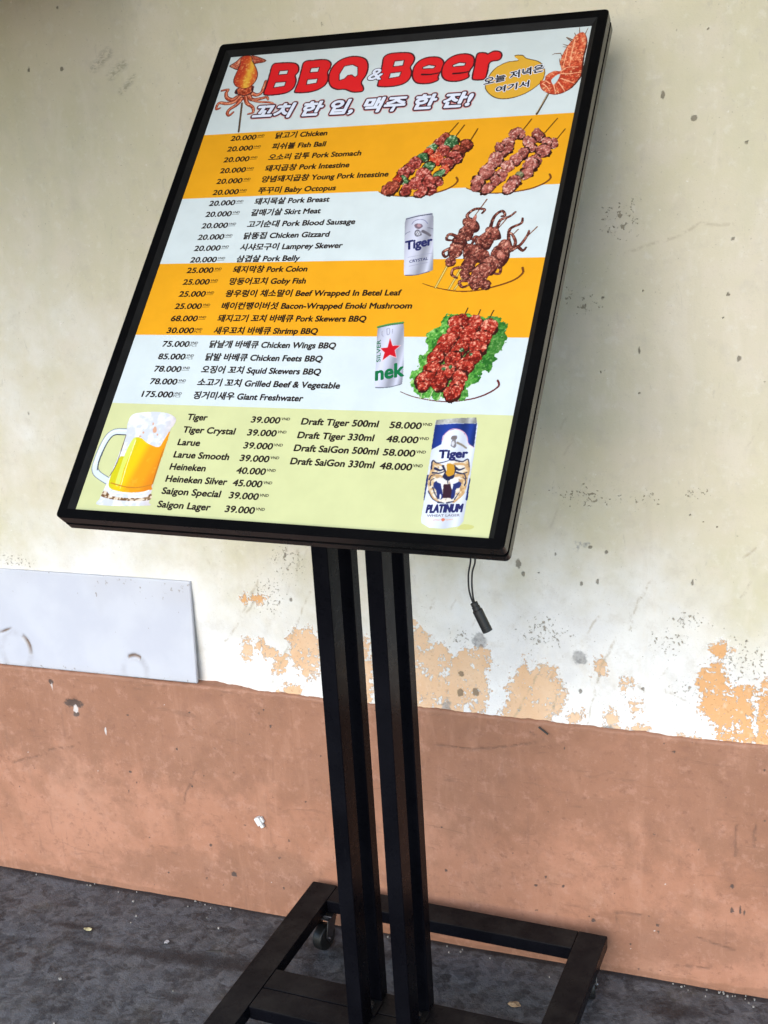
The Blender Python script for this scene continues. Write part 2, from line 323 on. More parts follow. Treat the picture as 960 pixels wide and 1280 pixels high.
('p','shrimp',1,((262.1,773.6),(272.0,777.1),(278.6,762.8),(279.8,749.1),(278.8,733.6),(278.7,718.1),(280.2,702.5),(277.7,691.8),(270.3,679.4),(259.6,671.6),(247.9,669.3),(234.9,674.8),(227.4,683.1),(225.0,694.4),(231.3,696.0),(231.8,703.7),(241.1,710.6),(251.4,710.7),(247.3,725.6),(249.1,741.1),(253.1,754.2),(258.3,765.0))),
('p','flat:205,225,230',1,((240.5,695.2),(249.8,704.9),(250.3,696.5),(245.4,686.4))),
('s','flat:255,190,150',0.87,0.38,1,((251.6,709.6),(259.3,715.5),(274.8,715.1))),
('s','flat:255,190,150',0.88,0.39,1,((252.4,705.1),(264.6,704.0),(278.2,704.9))),
('s','flat:255,190,150',0.88,0.39,1,((253.8,696.2),(265.0,690.8),(274.4,685.5))),
('s','flat:255,190,150',0.89,0.40,1,((251.4,689.8),(258.1,680.4),(262.8,672.4))),
('s','flat:255,190,150',0.87,0.38,1,((245.2,686.0),(248.4,676.9),(250.4,670.2))),
('s','flat:255,190,150',0.89,0.39,1,((239.5,688.7),(233.5,693.6),(228.0,695.2))),
('s','flat:255,190,150',0.87,0.38,1,((253.8,749.6),(253.6,729.4),(252.6,714.0))),
('s','flat:255,190,150',0.88,0.39,1,((261.8,764.6),(261.1,742.1),(261.6,717.5))),
('s','flat:255,190,150',0.91,0.40,1,((229.0,689.6),(235.0,684.7),(241.8,675.3))),
('s','flat:200,60,40',0.68,0.29,1,((252.9,707.3),(263.7,709.6),(277.4,709.8))),
('s','flat:200,60,40',0.69,0.29,1,((254.0,700.6),(265.7,697.3),(277.1,695.1))),
('s','flat:200,60,40',0.69,0.29,1,((252.6,693.0),(260.9,684.6),(268.7,678.4))),
('s','flat:200,60,40',0.67,0.29,1,((248.3,687.9),(253.3,678.7),(257.1,670.7))),
('s','flat:200,60,40',0.69,0.29,1,((267.5,773.0),(269.7,748.0),(264.5,726.1))),
('s','flat:200,60,40',0.71,0.30,1,((234.9,695.7),(240.8,701.8),(250.6,705.3))),
('s','flat:70,35,30',0.96,0.77,1,((279.8,758.1),(279.2,733.6),(281.1,702.4),(277.8,690.7),(271.2,678.8))),
),
'vegetable_skewer_plate': (
('p','flat:238,170,35',0,((23.7,520.6),(30.1,515.3),(46.9,509.2),(73.0,506.1),(97.9,507.0),(121.4,513.1),(134.8,520.2),(140.4,528.7),(137.2,536.7),(80.7,547.5))),
('s','flat:120,65,30',0.55,1.47,1,((30.1,515.3),(46.9,509.2),(73.0,506.1),(97.9,507.0),(121.4,513.1),(134.8,520.2),(140.4,528.7),(137.6,534.7))),
('s','flat:110,70,20',1.01,1.01,0,((120.9,629.4),(110.4,610.5))),
('s','flat:110,70,20',1.03,1.03,0,((130.6,624.6),(121.3,604.3))),
('s','flat:110,70,20',1.03,1.03,0,((151.4,617.0),(145.4,598.7))),
('p','dark',1,((111.1,599.6),(107.3,596.4),(102.8,597.9),(100.2,601.9),(99.5,607.1),(102.2,612.5),(108.0,613.3),(112.7,610.1),(113.1,604.3))),
('p','meatd',1,((100.1,601.0),(99.3,605.7),(101.2,610.0),(105.1,612.4),(110.3,612.9),(113.2,607.9),(112.6,602.0),(108.8,597.7),(103.8,598.5))),
('p','dark',1,((104.8,588.3),(99.5,588.1),(94.7,591.9),(92.8,598.3),(96.4,602.1),(100.1,605.2),(105.3,603.2),(108.2,597.9),(107.3,592.7))),
('p','meat',1,((97.6,592.1),(93.0,595.5),(93.0,601.5),(96.7,604.9),(101.4,604.6),(106.3,602.5),(107.5,596.7),(106.5,591.2),(102.0,588.8))),
('p','dark',1,((88.1,581.3),(85.5,586.1),(87.1,591.5),(91.2,593.9),(95.8,593.8),(100.3,590.8),(99.1,585.2),(96.7,581.3),(92.5,578.5))),
('p','green',1,((96.2,581.6),(91.6,580.4),(87.6,582.9),(84.2,587.3),(87.3,592.0),(90.7,595.2),(95.1,594.2),(98.9,591.3),(98.5,586.0))),
('p','dark',1,((89.2,569.3),(84.3,571.5),(80.8,575.4),(80.2,581.5),(85.1,584.4),(89.5,585.1),(93.6,582.9),(96.3,578.0),(93.9,572.5))),
('p','pepper',1,((92.3,574.5),(88.2,572.4),(83.6,572.5),(81.7,576.9),(80.4,582.0),(83.7,586.8),(89.2,588.0),(93.5,584.6),(95.6,579.2))),
('p','dark',1,((89.3,576.2),(92.7,570.0),(89.5,563.8),(83.7,562.2),(77.3,562.7),(74.2,569.2),(74.1,576.3),(79.3,579.6),(84.7,579.6))),
('p','green',1,((79.5,565.2),(75.2,568.6),(72.8,574.9),(77.2,579.3),(82.2,580.0),(86.6,578.0),(89.2,573.4),(89.7,567.1),(84.6,564.3))),
('p','dark',1,((77.6,553.8),(72.0,550.0),(66.5,555.8),(64.5,562.5),(66.4,568.1),(70.9,570.9),(76.6,569.8),(82.1,565.2),(81.0,558.3))),
('p','meat',1,((79.9,566.9),(80.3,560.4),(78.9,553.4),(72.3,554.4),(66.5,556.1),(62.6,562.4),(64.7,568.8),(68.7,574.3),(75.3,571.8))),
('p','dark',1,((74.3,543.6),(68.5,542.1),(62.3,542.7),(58.5,548.9),(56.3,556.8),(61.1,562.5),(68.2,561.8),(73.0,556.4),(75.8,550.2))),
('p','meat',1,((72.6,545.7),(67.7,543.0),(61.1,543.0),(58.5,550.1),(58.6,556.2),(60.6,563.1),(67.6,562.4),(74.2,559.0),(75.0,551.3))),
('p','dark',1,((59.1,556.8),(66.0,553.8),(70.1,546.6),(69.1,539.5),(64.2,536.8),(58.6,537.0),(52.0,540.6),(49.7,548.8),(52.4,555.6))),
('p','meat',1,((63.1,536.4),(56.6,537.3),(51.7,543.2),(50.0,550.6),(53.8,555.5),(59.5,557.0),(65.6,553.4),(67.7,546.5),(68.6,539.3))),
('p','dark',1,((62.8,539.8),(68.3,536.5),(71.1,529.7),(69.3,525.4),(64.6,526.4),(59.5,527.6),(56.9,533.9),(54.2,540.4),(57.7,542.7))),
('p','green',1,((66.9,535.3),(69.1,529.8),(67.0,526.6),(62.6,526.6),(57.4,530.6),(55.8,536.4),(56.6,540.1),(58.4,543.9),(63.3,539.5))),
('p','dark',1,((51.9,541.0),(56.9,541.1),(60.7,536.1),(61.5,530.0),(58.0,526.5),(53.1,525.4),(49.2,530.0),(46.1,535.0),(48.0,539.5))),
('p','pepper',1,((51.6,543.3),(56.2,540.7),(59.3,536.2),(58.3,531.8),(55.8,529.0),(51.8,527.8),(47.8,531.5),(45.3,536.7),(47.5,541.2))),
('p','dark',1,((58.2,519.7),(55.3,510.6),(46.6,507.3),(39.9,511.2),(32.8,516.3),(34.4,526.4),(42.8,530.7),(50.8,533.6),(56.8,528.0))),
('p','meatd',1,((39.1,529.9),(46.4,532.9),(53.8,531.6),(59.3,525.0),(54.3,516.8),(48.7,511.6),(40.9,509.0),(33.9,513.6),(34.2,522.8))),
('p','dark',1,((114.7,581.8),(108.5,587.8),(109.3,596.1),(110.3,604.7),(118.1,605.2),(124.6,603.0),(130.1,596.8),(127.6,588.6),(122.8,582.1))),
('p','green',1,((128.5,591.6),(122.6,587.0),(116.6,585.6),(110.3,587.9),(108.1,595.0),(109.5,602.4),(115.1,608.0),(122.6,606.1),(125.5,599.0))),
('p','dark',1,((113.7,570.8),(107.4,571.0),(101.5,575.3),(100.2,582.8),(103.6,587.9),(108.4,590.6),(115.2,589.8),(118.0,582.5),(118.8,575.0))),
('p','meat',1,((112.7,590.7),(117.2,585.2),(117.5,578.1),(113.4,573.7),(107.8,570.9),(102.6,575.8),(98.8,582.3),(102.0,588.1),(106.2,593.0))),
('p','dark',1,((95.0,577.9),(101.8,579.1),(108.2,574.5),(114.1,567.9),(112.4,560.2),(108.2,554.7),(101.0,557.7),(95.8,563.1),(93.7,570.4))),
('p','pepper',1,((96.7,577.5),(102.6,580.9),(108.7,574.7),(112.5,567.4),(110.5,560.7),(105.8,556.5),(99.3,560.1),(93.9,565.2),(91.1,573.7))),
('p','dark',1,((101.9,550.7),(97.0,546.1),(91.3,544.9),(87.2,548.4),(85.8,553.5),(85.9,560.7),(92.4,564.4),(98.9,563.3),(102.9,557.8))),
('p','green',1,((95.3,562.7),(100.2,560.5),(100.9,554.3),(98.1,548.5),(92.5,544.5),(86.6,546.6),(82.9,551.8),(86.3,558.0),(89.7,563.4))),
('p','dark',1,((78.3,545.4),(82.0,551.8),(88.6,554.6),(94.8,549.5),(100.3,543.1),(97.7,535.8),(93.1,530.9),(85.7,530.7),(80.1,537.2))),
('p','meat',1,((92.4,534.2),(86.5,533.8),(80.6,537.5),(77.3,545.2),(80.4,552.3),(87.2,553.4),(93.3,551.1),(98.4,545.3),(96.5,538.4))),
('p','dark',1,((79.2,518.4),(73.5,521.6),(69.9,528.3),(71.8,536.1),(78.3,539.6),(85.2,536.9),(91.6,531.6),(90.7,523.1),(85.3,518.8))),
('p','meat',1,((90.4,532.2),(90.4,523.7),(85.2,517.8),(77.9,518.0),(72.6,522.9),(71.3,529.5),(72.9,535.7),(78.3,538.5),(85.5,539.0))),
('p','dark',1,((68.8,526.8),(74.6,522.8),(78.1,517.7),(77.7,511.2),(74.3,504.6),(67.5,506.7),(61.1,509.2),(59.6,516.7),(62.9,523.1))),
('p','meat',1,((71.6,525.0),(76.7,521.5),(76.8,515.2),(74.1,510.2),(69.1,508.3),(63.7,509.4),(61.3,514.8),(62.2,520.5),(65.2,527.1))),
('p','dark',1,((147.3,577.9),(140.4,577.7),(134.1,582.0),(131.3,589.7),(132.2,597.6),(138.4,601.1),(145.4,598.5),(149.8,591.9),(150.8,584.2))),
('p','meatd',1,((132.3,595.6),(136.7,599.7),(142.4,598.2),(148.5,595.1),(149.2,587.7),(145.9,583.0),(141.2,580.9),(134.8,581.6),(132.6,588.8))),
('p','dark',1,((133.0,565.8),(125.4,569.9),(122.8,578.7),(123.5,586.2),(128.5,590.2),(135.1,587.2),(142.4,582.9),(141.2,574.8),(140.7,566.2))),
('p','meatd',1,((140.5,576.3),(139.5,568.6),(132.6,567.0),(126.5,572.6),(122.0,579.2),(122.9,586.6),(127.4,591.6),(134.2,588.5),(140.8,584.1))),
('p','dark',1,((132.5,578.8),(139.0,570.8),(139.7,560.7),(133.3,556.2),(125.9,554.0),(118.1,560.2),(115.5,569.8),(119.2,576.3),(124.3,581.5))),
('p','meat',1,((126.0,580.2),(133.3,577.3),(138.3,569.1),(136.3,560.9),(129.9,558.7),(123.2,557.6),(118.2,564.8),(114.5,573.3),(118.8,580.0))),
('p','dark',1,((126.2,546.4),(118.8,547.2),(113.5,552.8),(109.8,560.3),(112.4,567.9),(119.1,571.0),(126.7,568.1),(130.7,560.5),(130.7,552.4))),
('p','meat',1,((111.0,557.6),(110.1,565.6),(116.2,568.8),(122.1,567.8),(128.2,564.8),(129.4,557.3),(126.9,551.0),(121.1,548.4),(115.3,552.0))),
('p','dark',1,((123.7,543.4),(120.1,537.4),(113.5,536.2),(109.1,540.6),(110.0,547.1),(111.4,554.1),(118.0,556.9),(123.5,554.4),(124.6,548.8))),
('p','pepper',1,((114.5,555.9),(120.4,556.5),(123.0,551.9),(125.3,546.9),(120.7,542.4),(116.0,538.9),(111.6,541.2),(108.9,545.3),(109.1,551.7))),
('p','dark',1,((105.5,545.8),(110.9,548.3),(115.9,548.4),(119.6,545.0),(118.1,539.5),(115.6,534.6),(110.2,531.3),(105.4,534.2),(103.2,539.6))),
('p','green',1,((114.2,535.0),(108.9,533.4),(104.6,536.2),(104.1,541.5),(106.8,546.2),(111.0,548.4),(116.3,549.9),(119.4,545.5),(117.3,539.9))),
('p','dark',1,((105.2,535.6),(109.5,538.9),(115.6,537.7),(118.9,531.4),(120.3,525.0),(116.5,521.4),(111.5,520.1),(107.2,524.6),(104.4,529.9))),
('p','meat',1,((116.6,521.2),(110.9,522.7),(105.5,524.4),(104.5,530.6),(103.6,537.2),(109.2,538.0),(113.8,536.5),(117.5,532.4),(119.9,526.2))),
('p','dark',1,((89.2,532.9),(93.1,538.7),(99.2,539.2),(105.2,537.0),(109.3,530.7),(110.4,522.5),(104.0,520.4),(98.1,520.7),(91.5,524.6))),
('p','meat',1,((109.9,530.0),(106.5,524.2),(102.1,520.4),(95.7,521.8),(90.2,527.5),(91.8,534.3),(93.3,541.0),(99.9,539.6),(106.1,537.2))),
('p','dark',1,((113.5,521.5),(113.2,514.1),(110.6,508.5),(105.2,506.9),(99.4,508.2),(96.0,514.1),(94.9,522.0),(100.9,526.1),(107.5,525.2))),
('p','meat',1,((107.9,524.4),(111.7,519.8),(113.9,512.8),(109.5,506.9),(102.7,506.5),(96.2,509.5),(96.4,516.9),(96.1,524.2),(102.2,527.3))),
('p','dark',1,((82.5,512.6),(88.3,518.3),(94.0,521.6),(99.3,520.2),(102.8,515.8),(101.0,508.7),(95.4,503.3),(88.9,502.8),(83.3,505.4))),
('p','meat',1,((89.8,522.5),(95.7,521.6),(99.8,519.1),(100.4,513.6),(97.1,507.9),(91.4,503.7),(86.4,505.8),(82.6,509.8),(85.1,516.5))),
),
'meat_skewer_plate': (
('p','flat:238,170,35',0,((150.5,522.1),(154.9,516.1),(172.5,509.1),(190.7,506.0),(217.6,506.7),(241.9,510.7),(259.3,518.4),(267.4,526.9),(264.9,535.5),(208.9,554.0))),
('s','flat:120,65,30',0.52,1.39,1,((154.9,516.1),(172.5,509.1),(190.7,506.0),(217.6,506.7),(241.9,510.7),(259.3,518.4),(267.4,526.9),(265.2,533.6))),
('s','flat:110,70,20',0.92,0.92,0,((224.5,628.3),(216.5,611.5))),
('s','flat:110,70,20',0.89,0.89,0,((260.2,626.8),(246.5,602.9))),
('s','flat:110,70,20',0.87,0.87,0,((273.6,608.1),(263.2,587.6))),
('p','dark',1,((215.4,594.2),(209.3,596.9),(206.5,604.2),(205.6,610.4),(207.5,616.1),(213.6,612.9),(217.8,608.2),(220.3,602.3),(220.5,595.6))),
('p','meat2',1,((204.2,613.1),(208.7,615.1),(213.6,612.5),(217.9,608.5),(220.6,602.0),(217.9,597.9),(213.5,597.8),(208.6,600.3),(205.3,606.2))),
('p','dark',1,((207.3,594.3),(202.5,597.2),(199.5,602.1),(197.1,608.6),(200.4,612.8),(205.8,611.7),(209.9,607.2),(212.4,601.7),(211.7,596.0))),
('p','meat2',1,((203.4,613.0),(208.8,611.4),(211.4,605.0),(210.6,599.9),(208.3,595.7),(203.3,596.3),(198.9,600.7),(196.8,606.9),(199.9,610.4))),
('p','dark',1,((197.2,581.2),(194.1,586.8),(193.4,592.4),(195.5,597.4),(200.3,599.5),(205.4,597.6),(207.8,592.1),(207.7,585.7),(202.8,582.9))),
('p','meat2',1,((201.2,582.6),(195.8,584.0),(191.3,588.2),(191.2,595.2),(195.9,598.8),(200.7,600.0),(205.5,597.6),(207.5,591.9),(205.4,586.5))),
('p','dark',1,((194.3,591.7),(201.9,591.9),(206.0,584.8),(209.1,576.0),(203.0,568.9),(194.8,565.0),(189.0,572.1),(184.1,579.2),(187.0,588.2))),
('p','meat2',1,((207.3,586.6),(207.6,577.1),(200.8,572.3),(193.9,567.1),(186.8,571.9),(184.5,580.5),(187.2,588.7),(194.0,592.3),(200.5,590.6))),
('p','dark',1,((185.0,574.8),(182.6,580.6),(181.7,585.9),(184.6,588.9),(188.9,589.7),(193.8,586.1),(195.9,579.8),(193.4,575.7),(189.9,573.7))),
('p','meat2',1,((192.0,586.7),(194.7,581.4),(193.5,576.3),(189.1,576.1),(185.1,576.9),(182.6,581.4),(181.4,586.3),(183.1,590.8),(187.9,589.4))),
('p','dark',1,((182.3,575.9),(190.7,574.7),(195.3,567.0),(199.2,558.6),(195.3,550.6),(187.5,547.6),(181.5,554.6),(178.2,561.0),(178.1,568.5))),
('p','meat2',1,((179.3,555.9),(177.6,563.2),(177.6,571.1),(183.7,575.3),(191.0,573.6),(195.7,566.9),(196.3,558.9),(192.5,552.3),(185.5,553.3))),
('p','dark',1,((180.4,540.5),(176.1,544.9),(172.6,551.7),(176.3,556.7),(181.5,558.4),(186.9,555.3),(191.1,549.5),(189.4,543.4),(186.3,538.2))),
('p','meat2',1,((190.6,551.7),(188.6,545.5),(186.3,539.8),(180.3,540.4),(175.5,544.8),(173.8,551.1),(175.4,556.7),(179.9,560.2),(185.7,557.2))),
('p','dark',1,((169.8,534.6),(166.0,542.9),(170.3,549.8),(176.4,554.2),(184.4,552.1),(189.2,544.0),(189.1,534.9),(183.8,528.7),(176.1,529.8))),
('p','meat2',1,((180.8,554.4),(187.2,548.4),(189.9,539.2),(184.8,532.6),(178.0,530.4),(171.3,533.4),(167.4,540.4),(168.3,548.2),(173.4,553.2))),
('p','dark',1,((179.4,516.5),(174.3,513.2),(167.8,514.2),(161.4,519.7),(160.5,527.9),(161.7,535.7),(168.7,537.0),(175.3,531.3),(180.9,524.1))),
('p','meat2',1,((177.5,520.5),(176.2,513.0),(169.0,516.1),(164.0,520.1),(158.7,526.8),(162.6,532.0),(166.4,536.9),(173.2,534.1),(177.1,527.2))),
('p','dark',1,((175.8,510.0),(170.7,508.8),(166.3,510.4),(163.3,514.3),(163.0,519.9),(167.1,523.0),(171.4,522.9),(176.2,521.4),(176.1,515.8))),
('p','meat2',1,((174.5,519.6),(176.6,514.6),(172.6,511.2),(168.1,509.5),(164.1,512.3),(161.5,517.1),(164.4,521.7),(168.1,524.3),(172.7,524.3))),
('p','dark',1,((192.2,520.5),(194.9,514.8),(191.6,507.9),(185.7,504.1),(178.8,503.3),(176.2,509.5),(175.9,516.5),(181.2,521.6),(187.1,522.3))),
('p','meat2',1,((183.0,506.2),(178.7,508.4),(176.1,512.8),(178.3,518.5),(182.6,523.3),(188.8,524.5),(193.1,520.3),(193.6,513.4),(188.5,508.3))),
('p','dark',1,((228.9,603.5),(232.3,608.3),(237.1,611.3),(242.7,605.0),(248.3,598.8),(248.2,591.0),(244.0,586.6),(237.2,588.7),(231.6,595.3))),
('p','meat2',1,((236.7,590.6),(231.1,596.2),(229.7,603.7),(231.6,609.4),(236.5,611.6),(242.0,606.2),(245.5,600.1),(244.8,594.5),(242.9,588.8))),
('p','dark',1,((219.5,589.4),(221.8,595.4),(226.2,598.2),(231.9,597.7),(237.3,592.5),(236.8,585.1),(234.0,579.9),(228.5,579.0),(222.2,581.8))),
('p','meat2',1,((237.3,588.4),(233.4,583.9),(229.8,579.5),(223.8,581.6),(220.4,587.9),(219.5,595.0),(224.0,598.4),(229.1,598.1),(233.9,594.9))),
('p','dark',1,((238.0,571.4),(233.2,570.4),(228.4,572.8),(224.9,578.3),(225.9,584.3),(229.8,587.8),(235.2,587.5),(239.6,582.7),(240.4,576.3))),
('p','meat2',1,((233.8,572.1),(229.0,572.8),(225.5,577.6),(224.9,583.6),(228.1,587.5),(232.9,587.9),(236.6,584.1),(239.1,579.2),(237.0,575.0))),
('p','dark',1,((216.3,570.1),(218.7,575.3),(222.9,581.1),(229.5,579.0),(231.9,572.4),(230.9,566.3),(228.5,559.8),(222.0,559.0),(218.0,564.3))),
('p','meat2',1,((219.1,579.8),(225.2,580.1),(229.5,576.1),(230.5,570.5),(228.7,565.4),(224.6,561.6),(218.8,562.0),(215.3,567.4),(216.5,573.7))),
('p','dark',1,((211.4,568.0),(216.5,571.3),(221.7,566.7),(223.8,560.7),(223.2,554.5),(219.4,549.0),(213.2,551.9),(209.5,557.0),(207.3,563.6))),
('p','meat2',1,((217.4,551.2),(211.4,552.8),(207.0,558.2),(206.2,565.8),(211.2,569.8),(216.8,571.6),(221.2,566.6),(223.5,560.9),(221.5,555.5))),
('p','dark',1,((203.6,558.9),(209.7,558.6),(214.9,552.8),(214.5,545.6),(211.2,541.1),(206.1,540.1),(200.5,543.0),(197.9,549.6),(199.8,555.2))),
('p','meat2',1,((202.3,560.2),(208.4,559.9),(213.4,554.4),(214.4,547.2),(211.8,541.3),(206.0,540.1),(200.7,543.9),(196.7,549.8),(197.2,557.0))),
('p','dark',1,((207.6,533.9),(206.4,527.1),(201.8,522.6),(194.4,522.9),(189.5,530.5),(187.4,539.2),(192.6,544.3),(199.0,546.2),(205.0,540.9))),
('p','meat2',1,((189.1,536.0),(191.4,541.8),(195.7,546.0),(202.3,544.6),(208.0,538.6),(206.6,530.9),(204.2,523.7),(197.0,523.3),(191.9,529.4))),
('p','dark',1,((186.9,535.2),(192.5,537.4),(198.2,533.9),(201.0,527.9),(201.1,521.7),(197.5,517.5),(191.9,518.0),(188.0,523.0),(184.7,529.1))),
('p','meat2',1,((188.0,524.1),(186.0,529.2),(188.2,533.5),(191.9,536.3),(196.4,533.4),(200.2,529.2),(199.5,523.7),(197.0,518.7),(191.4,518.9))),
('p','dark',1,((268.6,579.6),(264.5,575.7),(259.6,576.3),(254.4,578.5),(255.0,584.8),(256.0,590.0),(260.3,592.8),(264.8,590.0),(268.2,585.8))),
('p','meat2',1,((259.8,592.6),(264.7,591.9),(266.5,586.6),(267.9,580.8),(264.1,576.3),(259.1,578.0),(254.4,579.9),(254.0,585.7),(256.3,589.8))),
('p','dark',1,((259.3,581.8),(255.3,579.3),(250.5,579.9),(247.5,584.6),(246.5,589.6),(248.3,594.1),(252.5,595.7),(257.6,593.5),(259.5,587.6))),
('p','meat2',1,((254.7,579.7),(249.8,581.0),(245.9,585.1),(244.9,591.0),(247.8,595.0),(252.0,595.5),(255.7,593.0),(258.9,588.7),(258.3,583.2))),
('p','dark',1,((250.2,586.0),(257.1,580.8),(260.8,573.3),(261.3,564.1),(254.0,561.8),(247.5,561.1),(241.5,566.3),(239.8,574.9),(243.3,582.2))),
('p','meat2',1,((259.6,569.5),(255.3,564.3),(249.5,561.9),(243.9,565.9),(240.7,572.4),(241.3,580.2),(247.2,583.9),(253.4,582.1),(258.7,577.3))),
('p','dark',1,((231.4,558.5),(234.6,564.7),(240.6,567.5),(247.5,565.2),(249.1,557.3),(250.1,549.3),(243.9,546.5),(237.1,543.8),(233.0,551.2))),
('p','meat2',1,((236.4,565.5),(242.2,567.7),(247.1,562.8),(250.5,555.9),(247.8,548.5),(241.2,547.5),(235.8,549.4),(230.3,554.0),(231.5,561.6))),
('p','dark',1,((237.9,537.9),(231.3,540.7),(226.7,547.6),(228.0,555.6),(233.4,559.6),(240.0,560.8),(247.3,556.3),(248.5,546.9),(245.0,539.3))),
('p','meat2',1,((237.7,561.6),(243.5,557.3),(247.4,550.2),(243.4,543.9),(238.9,538.2),(232.5,541.9),(227.0,546.7),(227.0,554.7),(230.6,561.5))),
('p','dark',1,((242.1,539.2),(242.6,531.4),(237.1,528.3),(231.7,525.5),(226.9,530.7),(223.4,537.2),(225.0,544.8),(231.8,544.9),(237.5,544.6))),
('p','meat2',1,((226.2,529.1),(223.0,536.1),(226.3,541.9),(230.0,545.6),(235.3,545.9),(240.7,541.9),(241.7,534.6),(238.1,529.1),(232.6,526.1))),
('p','dark',1,((221.4,539.5),(226.1,540.0),(229.1,537.0),(231.0,533.0),(229.0,528.3),(224.9,525.2),(221.1,527.5),(219.3,530.8),(219.0,535.0))),
('p','green2',1,((227.2,529.5),(223.5,528.4),(219.6,528.3),(218.0,532.1),(219.1,536.3),(222.1,538.9),(226.0,540.3),(228.2,537.2),(230.1,533.3))),
('p','dark',1,((225.9,513.6),(219.4,514.5),(213.8,516.9),(209.9,523.2),(212.0,530.1),(217.0,533.6),(223.6,533.9),(226.8,527.0),(229.6,519.9))),
('p','meat2',1,((213.5,518.6),(210.9,524.4),(212.5,530.3),(216.7,534.6),(222.6,532.9),(226.8,528.0),(227.7,521.1),(224.6,515.1),(218.3,514.3))),
('p','dark',1,((219.3,504.9),(212.5,503.3),(206.3,506.4),(206.0,514.0),(208.3,520.8),(214.1,525.4),(220.2,522.9),(223.6,517.8),(224.0,510.8))),
('p','meat2',1,((214.1,504.3),(208.8,507.6),(206.4,512.9),(206.6,519.5),(211.6,524.4),(218.3,526.3),(223.5,521.7),(222.9,514.4),(219.8,508.4))),
),
'octopus_skewer_plate': (
('s','flat:120,65,30',0.45,1.56,1,((126.5,364.2),(145.1,357.9),(174.1,352.1),(199.2,352.6),(223.1,358.4),(246.1,367.7),(256.5,378.3),(255.0,386.8))),
('s','flat:120,95,40',1.72,1.49,0,((155.5,395.8),(145.1,357.9))),
('s','flat:235,205,110',1.03,0.92,0,((155.5,395.8),(145.1,357.9))),
('s','flat:120,95,40',1.72,1.49,0,((173.6,385.7),(163.8,355.3))),
('s','flat:235,205,110',1.03,0.92,0,((173.6,385.7),(163.8,355.3))),
('s','flat:120,95,40',1.68,1.46,0,((183.2,380.6),(171.3,355.2))),
('s','flat:235,205,110',1.01,0.90,0,((183.2,380.6),(171.3,355.2))),
('s','flat:130,80,50',0.95,0.60,0,((187.4,496.4),(176.1,470.7))),
('s','flat:130,80,50',0.90,0.56,0,((263.0,449.6),(247.6,428.3))),
('s','flat:130,80,50',0.92,0.57,0,((238.6,446.4),(233.3,438.6))),
('s','flat:130,80,50',0.91,0.57,0,((220.2,464.1),(210.7,446.8))),
('s','flat:70,30,28',2.62,1.55,1,((173.8,460.6),(165.2,471.1),(174.1,481.0),(187.3,480.0),(185.2,474.2))),
('s','octo',1.90,0.95,1,((173.8,460.6),(165.2,471.1),(174.1,481.0),(187.3,480.0),(185.2,474.2))),
('s','flat:70,30,28',2.57,1.52,1,((161.4,435.7),(147.2,441.6),(144.4,433.6),(151.9,431.4))),
('s','octo',1.87,0.93,1,((161.4,435.7),(147.2,441.6),(144.4,433.6),(151.9,431.4))),
('s','flat:70,30,28',2.51,1.48,1,((170.6,432.9),(181.4,432.6),(179.1,422.7),(169.5,427.9))),
('s','octo',1.82,0.91,1,((170.6,432.9),(181.4,432.6),(179.1,422.7),(169.5,427.9))),
('s','flat:70,30,28',2.58,1.52,1,((155.8,420.7),(144.3,413.5),(148.5,405.4),(153.9,410.8))),
('s','octo',1.88,0.94,1,((155.8,420.7),(144.3,413.5),(148.5,405.4),(153.9,410.8))),
('s','flat:70,30,28',2.57,1.52,1,((200.5,444.6),(202.6,467.2),(211.5,476.5),(217.0,469.7),(212.7,468.1))),
('s','octo',1.87,0.93,1,((200.5,444.6),(202.6,467.2),(211.5,476.5),(217.0,469.7),(212.7,468.1))),
('s','flat:70,30,28',2.51,1.48,1,((210.2,449.3),(212.1,461.8),(223.8,467.7),(230.0,474.3))),
('s','octo',1.83,0.91,1,((210.2,449.3),(212.1,461.8),(223.8,467.7),(230.0,474.3))),
('s','flat:70,30,28',2.51,1.48,1,((196.7,430.9),(182.8,436.3),(189.2,423.7),(195.8,424.7))),
('s','octo',1.83,0.91,1,((196.7,430.9),(182.8,436.3),(189.2,423.7),(195.8,424.7))),
('s','flat:70,30,28',2.57,1.52,1,((179.5,388.5),(164.8,387.0),(162.8,378.0),(171.0,372.2))),
('s','octo',1.87,0.93,1,((179.5,388.5),(164.8,387.0),(162.8,378.0),(171.0,372.2))),
('s','flat:70,30,28',2.52,1.49,1,((230.7,423.8),(227.3,446.3),(240.7,455.8),(241.3,463.8))),
('s','octo',1.83,0.92,1,((230.7,423.8),(227.3,446.3),(240.7,455.8),(241.3,463.8))),
('s','flat:70,30,28',2.51,1.48,1,((236.7,413.9),(238.7,426.1),(232.2,438.7),(227.5,441.3))),
('s','octo',1.82,0.91,1,((236.7,413.9),(238.7,426.1),(232.2,438.7),(227.5,441.3))),
('s','flat:70,30,28',2.47,1.46,1,((228.2,409.2),(244.8,421.0),(252.4,436.8),(253.3,443.5))),
('s','octo',1.80,0.90,1,((228.2,409.2),(244.8,421.0),(252.4,436.8),(253.3,443.5))),
('s','flat:70,30,28',2.45,1.45,1,((242.9,419.8),(250.4,413.1),(254.1,417.9))),
('s','octo',1.78,0.89,1,((242.9,419.8),(250.4,413.1),(254.1,417.9))),
('s','flat:70,30,28',2.41,1.42,1,((216.0,385.0),(225.9,387.7),(226.1,378.0),(217.0,379.6))),
('s','octo',1.75,0.88,1,((216.0,385.0),(225.9,387.7),(226.1,378.0),(217.0,379.6))),
('s','flat:70,30,28',2.53,1.49,1,((187.7,368.4),(175.8,366.6),(180.8,358.3),(188.2,360.6))),
('s','octo',1.84,0.92,1,((187.7,368.4),(175.8,366.6),(180.8,358.3),(188.2,360.6))),
